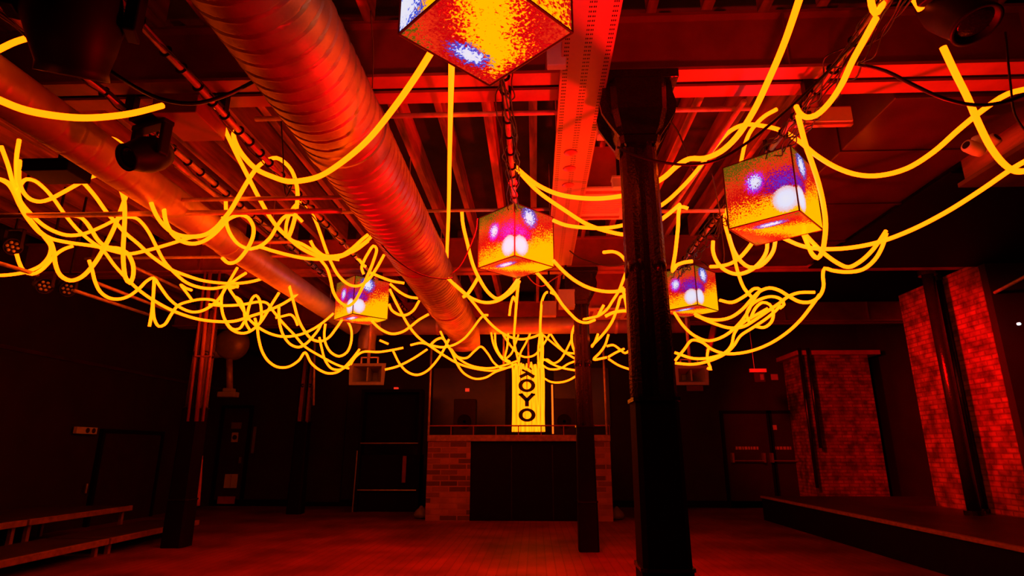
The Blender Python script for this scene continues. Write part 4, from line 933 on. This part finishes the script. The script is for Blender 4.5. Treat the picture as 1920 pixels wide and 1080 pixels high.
# ------------------------------------------------------------------ neon ropes: label, distance at start and end, traced course
ROPES = [
('short rope end reaching in at the top left, pointing at the black moving lamp', 2.9, 3.0, [(-25,104),(0,92),(30,78),(61,69)]),
('bright rope sagging across the slim left duct near the top left', 2.3, 3.3, [(-30,176),(0,188),(40,204),(90,215),(150,221),(200,219),(250,212),(305,198)]),
('sliver of rope along the very top edge above the big duct', 2.3, 2.4, [(425,-8),(480,1),(530,-2),(560,-9)]),
('rope falling down the left edge and ending in the lower left sweep', 5.0, 6.4, [(36,262),(31,295),(31,330),(36,370),(45,395),(65,422),(85,447),(95,462),(93,478),(80,495),(55,508),(20,515),(-20,517)]),
('rope from the far left ending under the black moving lamp in a deep bowl', 5.1, 5.3, [(0,336),(15,345),(28,365),(45,400),(72,434),(93,450),(101,472),(104,495),(113,516),(132,526),(152,520),(175,497),(195,465),(215,425),(228,390),(243,355),(264,337)]),
('rope dipping low at the far left and rising behind the slim duct', 5.1, 5.2, [(37,300),(36,340),(45,362),(58,374),(75,378),(92,374),(110,365),(130,354),(155,340),(170,332),(188,327)]),
('long diagonal rope from the far left loop to the hook right of the slim duct', 5.2, 8.2, [(33,372),(38,347),(50,336),(65,339),(82,352),(100,372),(120,400),(145,430),(170,452),(192,468),(215,498),(240,525),(262,545),(286,562),(325,583),(370,598),(410,603),(440,602),(470,593),(508,580),(535,567),(558,550),(566,532),(562,523),(551,520)]),
('rope sweeping right from the far left to the middle of the slim duct', 5.0, 6.2, [(-10,333),(15,342),(28,365),(37,385),(55,412),(78,437),(95,447),(130,455),(160,459),(185,463),(210,470),(240,476),(270,471),(320,457),(345,449),(375,440),(400,424),(418,408)]),
('rope from the left edge rising to a hump and ending above the left column', 4.9, 7.4, [(2,274),(15,310),(25,345),(40,380),(55,398),(78,420),(100,433),(125,441),(150,440),(170,434),(195,423),(215,413),(235,407),(255,409),(268,420),(280,437),(293,462),(308,490),(328,512),(350,530),(375,539),(400,541),(425,537),(447,538)]),
('longest diagonal rope running from beside the slim duct down to the centre left', 5.2, 8.6, [(145,338),(155,342),(165,352),(180,370),(200,398),(216,416),(235,437),(260,458),(280,477),(300,492),(320,505),(345,515),(380,526),(420,531),(450,531),(480,526),(505,517),(528,508),(535,515),(542,535),(550,565),(560,600),(572,622),(585,636),(600,640),(615,634),(630,616),(643,597)]),
('rope falling straight down with a narrow loop at its foot, left of centre', 5.0, 5.6, [(225,352),(232,372),(234,395),(233,430),(231,465),(232,500),(236,522),(243,531),(249,520),(250,500),(246,487),(238,474),(222,466),(205,464),(192,458),(182,448),(172,432),(160,415),(148,406),(130,404),(98,404)]),
('rope dropping from the black moving lamp and swinging up to the big duct', 4.7, 5.2, [(273,335),(278,358),(285,385),(297,410),(315,430),(335,441),(358,444),(385,440),(405,427),(420,410),(432,395),(445,373),(460,347),(472,328),(484,312),(500,301),(518,296),(533,304),(547,320),(555,342),(558,365),(556,390),(552,412),(545,435),(540,446)]),
('rope curling from under the black moving lamp into a small round loop', 4.7, 5.9, [(282,329),(293,335),(302,360),(307,390),(311,415),(322,437),(340,452),(360,457),(380,453),(400,440),(415,425),(428,411),(450,403),(465,408),(475,425),(475,440),(470,455),(458,475),(442,491),(428,493),(417,484)]),
('rope running from a drop above the small round loop to the big duct', 5.5, 6.3, [(423,362),(424,400),(426,425),(437,447),(450,460),(470,467),(485,463),(510,470),(540,478),(570,484),(600,486),(630,483),(655,470),(680,448),(690,440)]),
('small rope swag hanging below the par lamps at the left', 5.9, 6.3, [(31,476),(37,495),(45,508),(60,514),(75,508),(90,494),(105,477),(120,467),(137,461)]),
('rope swinging in wide waves above the lower left pipes', 6.2, 8.0, [(167,488),(173,507),(178,527),(188,547),(203,558),(220,561),(240,556),(262,540),(275,527),(288,521),(300,537),(317,560),(337,576),(360,585),(378,583),(398,572),(412,558),(428,531),(445,502)]),
('short straight rope hanging lowest at the left of the tangle', 7.0, 7.0, [(289,525),(287,560),(284,590),(280,612)]),
('rope making a small bowl beside the lowest straight end', 7.0, 7.9, [(289,530),(287,575),(290,600),(298,612),(308,609),(322,588),(335,572),(360,564),(380,561),(400,563),(412,570)]),
('short forked rope end near the top of the left column', 7.6, 7.8, [(359,544),(348,540),(339,534),(350,549),(361,564)]),
('rope falling in a deep bowl just right of the left column', 7.4, 8.2, [(461,512),(445,522),(430,533),(418,548),(415,570),(421,598),(436,617),(449,616),(458,603)]),
('rope crossing down through the centre left knot to a wide sag', 7.4, 9.0, [(446,536),(432,540),(426,533),(432,545),(441,558),(455,580),(465,596),(482,612),(505,625),(530,631),(560,628),(585,618),(605,605),(625,588)]),
('straight rope crossing the centre left knot, ending in an open bowl', 7.6, 8.2, [(421,600),(432,616),(447,624),(462,624),(478,615),(490,602),(502,583),(511,568),(518,557),(523,549)]),
('long rope winding from the left column down to the left horn speaker', 7.6, 9.8, [(392,571),(420,573),(455,571),(485,566),(500,568),(512,583),(530,605),(552,628),(572,650),(605,670),(632,684),(654,691)]),
('rope with a tight bend through the middle of the centre left knot', 7.8, 8.1, [(440,556),(450,562),(457,578),(459,595),(462,608),(470,621)]),
('rope arching in a narrow upside-down loop over the centre left knot', 7.8, 8.3, [(462,600),(467,575),(474,558),(480,554),(486,561),(490,582),(489,602),(481,613)]),
('rope hanging in two deep swags from the centre left knot to the duct elbow', 8.0, 9.8, [(478,597),(482,612),(485,635),(492,660),(503,677),(520,688),(540,688),(560,676),(572,661),(583,680),(598,693),(615,700),(632,698),(645,689),(660,673),(674,655)]),
('rope forming a bowl under the sagging duct, between the two left swags', 8.0, 8.8, [(523,575),(523,592),(525,610),(532,630),(545,646),(560,651),(573,645),(586,632),(597,618),(603,606)]),
('short dim bent rope floating between the slim duct and the left swags', 8.8, 8.8, [(517,596),(530,593),(545,590),(552,596),(558,610)]),
('rope hanging beside the left horn speaker in a flat curve', 9.0, 9.8, [(599,633),(603,652),(610,676),(622,691),(638,693),(655,684)]),
('rope forming a tall open bowl directly under the left cube', 8.9, 9.1, [(610,607),(608,630),(612,648),(622,662),(636,668),(650,661),(658,643),(659,620),(655,608),(649,598)]),
('level rope running right from the duct elbow', 9.8, 9.9, [(657,684),(666,670),(680,660),(710,660),(737,656),(756,652)]),
('short stub of rope right of the duct elbow', 10.2, 10.2, [(712,638),(728,645)]),
('rope rising from the right side of the left horn speaker', 9.9, 10.2, [(722,693),(745,687),(775,672),(801,655)]),
('rope hanging in a bowl across the thin pole left of the sign', 9.8, 9.6, [(737,658),(750,683),(765,698),(782,703),(800,696),(822,672),(835,650),(842,636)]),
('rope rising to the right under the far end of the big duct', 9.6, 9.2, [(770,647),(790,643),(810,648),(830,651),(850,647),(870,635),(885,618),(900,598),(908,591),(915,591)]),
('rope swag just right of the left cube, lower of two', 8.4, 8.4, [(697,602),(715,618),(735,626),(755,622),(770,612),(785,600),(804,589)]),
('long rope falling from the left cube to the sign', 8.0, 10.8, [(731,543),(745,572),(768,613),(785,633),(808,650),(835,668),(860,682),(890,691),(925,695),(957,688)]),
('small rope bowl between the left cube and the big duct', 8.0, 8.2, [(729,570),(735,582),(748,590),(760,591),(774,583),(786,564)]),
('short curved rope running from the left cube under the big duct', 7.9, 8.0, [(731,532),(750,548),(768,557),(784,559)]),
('short level rope above the left cube ending at the big duct', 7.6, 7.7, [(694,511),(715,520),(735,527),(758,531)]),
('long rope from the second lighting pipe sweeping down to the big duct', 4.3, 6.3, [(393,192),(405,208),(418,235),(432,265),(448,298),(467,335),(485,370),(505,405),(522,428),(540,445),(560,462),(585,476),(610,484),(640,481),(668,466),(692,448),(702,436)]),
('long bright rope swinging in front of the big duct up to the overhead cube', 4.2, 2.75, [(441,247),(438,252),(445,275),(460,297),(482,318),(510,331),(540,340),(570,338),(600,330),(640,305),(690,262),(740,200),(780,143),(812,92)]),
('rope in an upside-down loop falling in front of the left cube', 6.4, 7.6, [(536,444),(537,420),(545,398),(556,383),(568,380),(580,392),(592,415),(602,442),(611,468),(620,490),(635,517),(655,534),(672,536),(690,525),(706,503),(720,478)]),
('rope draped across the face of the left cube', 7.0, 7.6, [(600,486),(613,503),(620,525),(625,547),(636,565),(652,574),(664,566),(675,548),(690,515),(700,490),(706,466),(700,461),(690,475),(682,490),(678,503),(682,514)]),
('small arching rope left of the big duct with a free end', 5.8, 6.2, [(480,465),(492,459),(507,445),(520,423),(533,407),(546,402),(557,406),(567,416)]),
('rope doubling the long sweep just below the arching free end', 6.0, 6.6, [(540,445),(548,451),(565,457),(590,471),(612,480),(640,478),(665,470),(690,452)]),
('short rope dropping into the bright crossing above the left cube', 6.6, 6.8, [(582,451),(588,463),(598,473),(614,483),(636,487)]),
('tiny crossed rope ends over the top of the left cube', 7.4, 7.4, [(667,482),(675,489),(681,497),(686,500)]),
('rope hanging dead straight past the big duct then sagging to the sign', 2.9, 9.6, [(847,112),(845,200),(843,300),(841,400),(838,480),(838,520),(855,535),(872,550),(887,567),(905,590),(925,612),(950,629),(975,636),(1000,632),(1016,625)]),
('rope dropping left of the middle cube into a deep bowl', 6.0, 6.6, [(866,397),(868,420),(876,455),(887,497),(900,525),(916,549),(932,560),(950,550),(965,532),(975,517)]),
('rope in a shallow bowl from the big duct to under the middle cube', 6.4, 6.9, [(840,522),(860,541),(882,558),(907,567),(930,565),(953,552),(966,540),(974,527)]),
('short rope link between the falling rope and the big duct', 6.5, 6.6, [(896,521),(886,538),(875,553),(868,557)]),
('rope sagging from the right corner of the middle cube to the column', 5.9, 6.2, [(1037,488),(1055,507),(1075,524),(1100,538),(1130,546),(1160,546),(1195,538)]),
('rope running from under the middle cube to a small hook at the distant column', 6.3, 8.0, [(1003,508),(1020,526),(1040,550),(1055,572),(1070,589),(1085,602),(1100,605),(1115,600)]),
('rope standing in a tall upside-down hook above the sign', 9.0, 8.6, [(1013,690),(1015,655),(1013,620),(1014,590),(1017,562),(1025,548),(1040,552),(1058,566),(1075,578)]),
('tall rope dropping from the middle cube to the sign, left one', 7.0, 11.3, [(972,530),(969,560),(966,600),(964,640),(969,665),(975,690)]),
('short hooked rope end left of the tall dropping rope', 9.0, 9.0, [(955,592),(958,570),(963,556),(967,566)]),
('curved rope falling onto the left shoulder of the sign, outermost', 11.2, 12.1, [(921,624),(925,645),(933,662),(944,675),(960,682)]),
('curved rope falling onto the left shoulder of the sign, second in', 11.2, 12.1, [(928,625),(930,648),(940,668),(956,678)]),
('rope bowl hanging above the centre of the sign', 11.3, 11.4, [(943,627),(955,645),(967,659),(982,669),(1000,667),(1012,656),(1022,641),(1031,626)]),
('narrow rope loop above the left edge of the sign', 11.3, 11.9, [(953,625),(951,650),(947,672),(958,664),(966,645),(972,628)]),
('slanting rope reaching down to the middle of the sign', 11.3, 12.0, [(994,626),(985,645),(976,662),(972,685)]),
('straight rope pair entering the top of the sign at the right', 11.2, 12.1, [(1012,628),(1009,660),(1010,692)]),
('straight rope at the right edge of the sign top', 11.2, 12.1, [(1017,628),(1018,660),(1016,694)]),
('slanting rope from the sign to the distant column, upper', 11.2, 10.6, [(1016,626),(1035,642),(1055,658),(1079,673)]),
('steeper slanting rope from the cross duct to the distant column', 11.2, 10.6, [(1033,627),(1045,645),(1060,660),(1080,663)]),
('rope swinging from the distant column to the sign in an S bend', 10.6, 12.0, [(1072,636),(1060,660),(1050,675),(1038,681),(1026,674),(1018,676),(1012,684)]),
('slack rope running right from the sign, uppermost of three', 12.0, 10.8, [(1016,684),(1030,692),(1050,691),(1066,682),(1082,676)]),
('slack rope running right from the sign, middle of three', 12.0, 10.8, [(1019,673),(1036,683),(1055,690),(1082,695)]),
('slack rope running right from the sign, lowest and deepest', 12.0, 10.8, [(1018,708),(1033,716),(1050,717),(1066,713),(1082,704)]),
('rope sweeping left from the sign in a long shallow curve, upper', 9.4, 12.0, [(826,622),(833,637),(842,652),(855,668),(875,682),(898,689),(922,690),(948,684),(972,676)]),
('rope sweeping left from the sign in the deepest curve', 9.4, 12.0, [(838,645),(848,662),(858,684),(870,700),(890,710),(910,708),(930,697),(950,690),(968,682)]),
('rope humping over the end of the big duct before the sign', 9.2, 12.0, [(846,655),(858,669),(875,671),(890,658),(902,650),(914,662),(926,680),(940,690),(958,688)]),
('small rope crook under the far end of the big duct', 9.2, 9.3, [(808,646),(818,637),(829,634),(838,643)]),
('long rope coiling from the column down past the distant column', 6.3, 9.4, [(1132,473),(1150,472),(1162,477),(1173,490),(1175,504),(1168,526),(1160,546),(1148,565),(1138,580),(1122,592),(1103,597),(1088,601),(1077,612),(1072,630),(1074,650),(1080,664)]),
('rope slanting down behind the left edge of the big column', 6.6, 6.8, [(1167,538),(1172,560),(1178,590),(1184,618)]),
('rope falling left beside the big column to the distant column', 6.4, 9.0, [(1190,572),(1178,562),(1165,556),(1158,575),(1150,598),(1140,615),(1126,632),(1110,648)]),
('short level ropes poking out left of the big column', 6.8, 6.8, [(1135,593),(1150,586),(1168,583),(1195,584)]),
('short rope stub joining the slanting rope by the distant column', 8.6, 9.0, [(1121,627),(1115,642),(1110,650)]),
('bent rope right of the distant column making a sharp V', 9.4, 9.4, [(1141,627),(1134,648),(1124,662),(1113,674),(1138,670)]),
('wavy rope between the distant and the big column', 9.6, 9.8, [(1138,649),(1150,647),(1162,655),(1172,662),(1181,656),(1190,646)]),
('short rope crossing the wavy rope between the columns', 9.6, 9.8, [(1141,669),(1155,661),(1170,654)]),
('rope sloping down to the right between the two columns', 9.6, 9.8, [(1141,673),(1160,685),(1192,696)]),
('short rope spur above the coiling rope by the distant column', 7.8, 7.8, [(1132,572),(1126,583),(1122,591)]),
('long rope from the middle pipe passing behind the column to the top edge', 5.0, 2.6, [(962,308),(980,325),(1010,348),(1050,365),(1100,372),(1140,371),(1180,364),(1215,350),(1247,331),(1268,312),(1292,298),(1320,297),(1350,285),(1380,258),(1412,210),(1441,150),(1470,82),(1505,-20)]),
('lower rope from the middle pipe, rising right of the column', 5.0, 5.4, [(963,309),(985,335),(1010,360),(1060,395),(1100,420),(1140,434),(1180,440),(1215,428),(1250,404),(1275,383)]),
('rope crossing behind the column and swinging far right to the edge', 5.6, 3.4, [(1037,413),(1060,422),(1100,427),(1140,427),(1175,420),(1210,402),(1247,380),(1275,355),(1300,328),(1322,300),(1345,270),(1370,245),(1395,234),(1430,236),(1465,245),(1500,266),(1530,291),(1570,315),(1610,328),(1650,329),(1700,316),(1750,285),(1800,241),(1850,201),(1890,176),(1945,163)]),
('rope hanging straight down just right of the big column', 5.4, 5.6, [(1290,391),(1276,388),(1271,430),(1266,475),(1261,508),(1268,498),(1283,492),(1298,490)]),
('rope curling down the left side of the right cube', 4.9, 6.9, [(1456,205),(1432,219),(1408,245),(1397,270),(1389,305),(1380,335),(1370,362),(1361,390),(1359,415),(1366,445),(1376,480),(1384,512),(1395,540),(1412,560)]),
('small extra rope loop at the left side of the right cube', 5.4, 5.6, [(1376,376),(1376,395),(1369,408),(1363,402),(1366,385),(1374,372)]),
('rope bowl hanging below the left corner of the right cube', 5.6, 5.6, [(1337,452),(1337,472),(1345,492),(1360,507),(1382,514),(1405,508),(1425,492),(1437,472),(1439,452)]),
('rope falling beside the curling rope and up to the right cube', 5.4, 5.4, [(1366,440),(1376,470),(1390,491),(1405,501),(1422,500),(1438,488),(1450,470),(1454,450)]),
('rope rising to the right cube from the small cube behind the column', 6.2, 5.4, [(1332,500),(1350,499),(1370,494),(1388,482),(1404,464),(1417,445)]),
('rope sagging from the half-hidden cube, doubling back below it', 6.6, 7.6, [(1350,563),(1372,567),(1398,554),(1415,541),(1425,543),(1413,562),(1399,590),(1380,613),(1356,631),(1328,639),(1303,630),(1283,613),(1264,586)]),
('long rope winding from the half-hidden cube out to the right-hand duct', 7.0, 5.6, [(1302,588),(1320,597),(1345,600),(1370,595),(1392,580),(1410,560),(1425,546),(1442,540),(1460,544),(1480,556),(1500,566),(1520,566),(1536,556),(1544,538),(1543,515),(1546,503),(1560,507),(1590,510),(1618,505),(1640,487),(1654,463),(1662,437)]),
('rope running under the half-hidden cube into the right-hand tangle', 7.2, 7.0, [(1303,591),(1340,607),(1370,615),(1395,612),(1415,600),(1440,583),(1462,568),(1478,556),(1497,549),(1528,548)]),
('longest low rope curving along the bottom of the right-hand tangle', 8.2, 6.6, [(1266,676),(1283,655),(1297,638),(1315,641),(1335,655),(1360,663),(1400,660),(1440,646),(1475,624),(1500,601),(1520,576),(1537,552)]),
('rope under the long low rope, rising into the right-hand tangle', 8.2, 7.6, [(1265,661),(1300,672),(1330,671),(1358,662),(1371,648),(1377,625),(1392,606),(1415,592),(1440,578)]),
('lowest rope emerging from behind the big column at the right', 8.2, 7.4, [(1266,681),(1300,683),(1332,676),(1360,663),(1376,648),(1388,630),(1412,614),(1436,598),(1455,582),(1464,572)]),
('open rope coil in the right-hand tangle, larger of two', 7.2, 7.3, [(1406,606),(1400,590),(1409,572),(1428,560),(1448,556),(1464,561),(1470,571),(1462,578)]),
('open rope coil in the right-hand tangle, smaller of two', 7.4, 7.3, [(1407,598),(1417,577),(1430,567),(1443,571),(1450,586),(1446,604),(1432,614),(1417,612)]),
('short kinked rope end hanging low right of the big column', 8.4, 8.4, [(1328,654),(1326,668),(1329,682),(1333,693),(1326,690)]),
('long rope leaving the right cube and rising to the right edge', 5.5, 3.9, [(1470,447),(1500,460),(1530,466),(1580,466),(1640,456),(1700,435),(1770,400),(1840,356),(1900,315),(1945,290)]),
('rope falling in front of the right cube to a tight loop below it', 3.9, 5.0, [(1496,216),(1502,240),(1510,270),(1524,310),(1535,345),(1544,385),(1548,420),(1546,450),(1541,474),(1533,484),(1524,478),(1516,462),(1507,441)]),
('rope looping up the tangled pipe above the right cube', 3.75, 2.75, [(1493,200),(1500,213),(1512,220),(1530,216),(1553,195),(1577,160),(1598,115),(1620,75),(1642,35)]),
('rope swag hanging from the right cube to the right-hand duct', 5.3, 5.5, [(1511,441),(1525,456),(1545,475),(1570,493),(1590,501),(1612,491),(1635,470),(1650,450),(1661,433)]),
('small rope loop at the top edge above the tangled pipe', 2.9, 2.9, [(1632,-15),(1634,8),(1642,26),(1652,14),(1661,-15)]),
('short rope end at the top edge left of the top right moving lamp', 2.9, 2.9, [(1700,-20),(1716,0),(1727,18)]),
('rope falling from the top right moving lamp to the right edge', 3.0, 3.5, [(1768,88),(1790,135),(1815,185),(1835,232),(1860,280),(1885,310),(1905,321),(1940,318)]),
('short rope emerging behind the slim duct beside the black moving lamp', 4.6, 4.6, [(195,257),(213,261),(230,272),(245,288)]),
]
for lab, y0, y1, px in ROPES:
    P = spline(path3(px, y0, y1), .045)
    o = MB().tube(P, 0.019, 8).build('neon_rope', M['rope'], None, True, origin=P[0])
    tag(o, lab, 'neon rope', 'glowing yellow neon ropes')
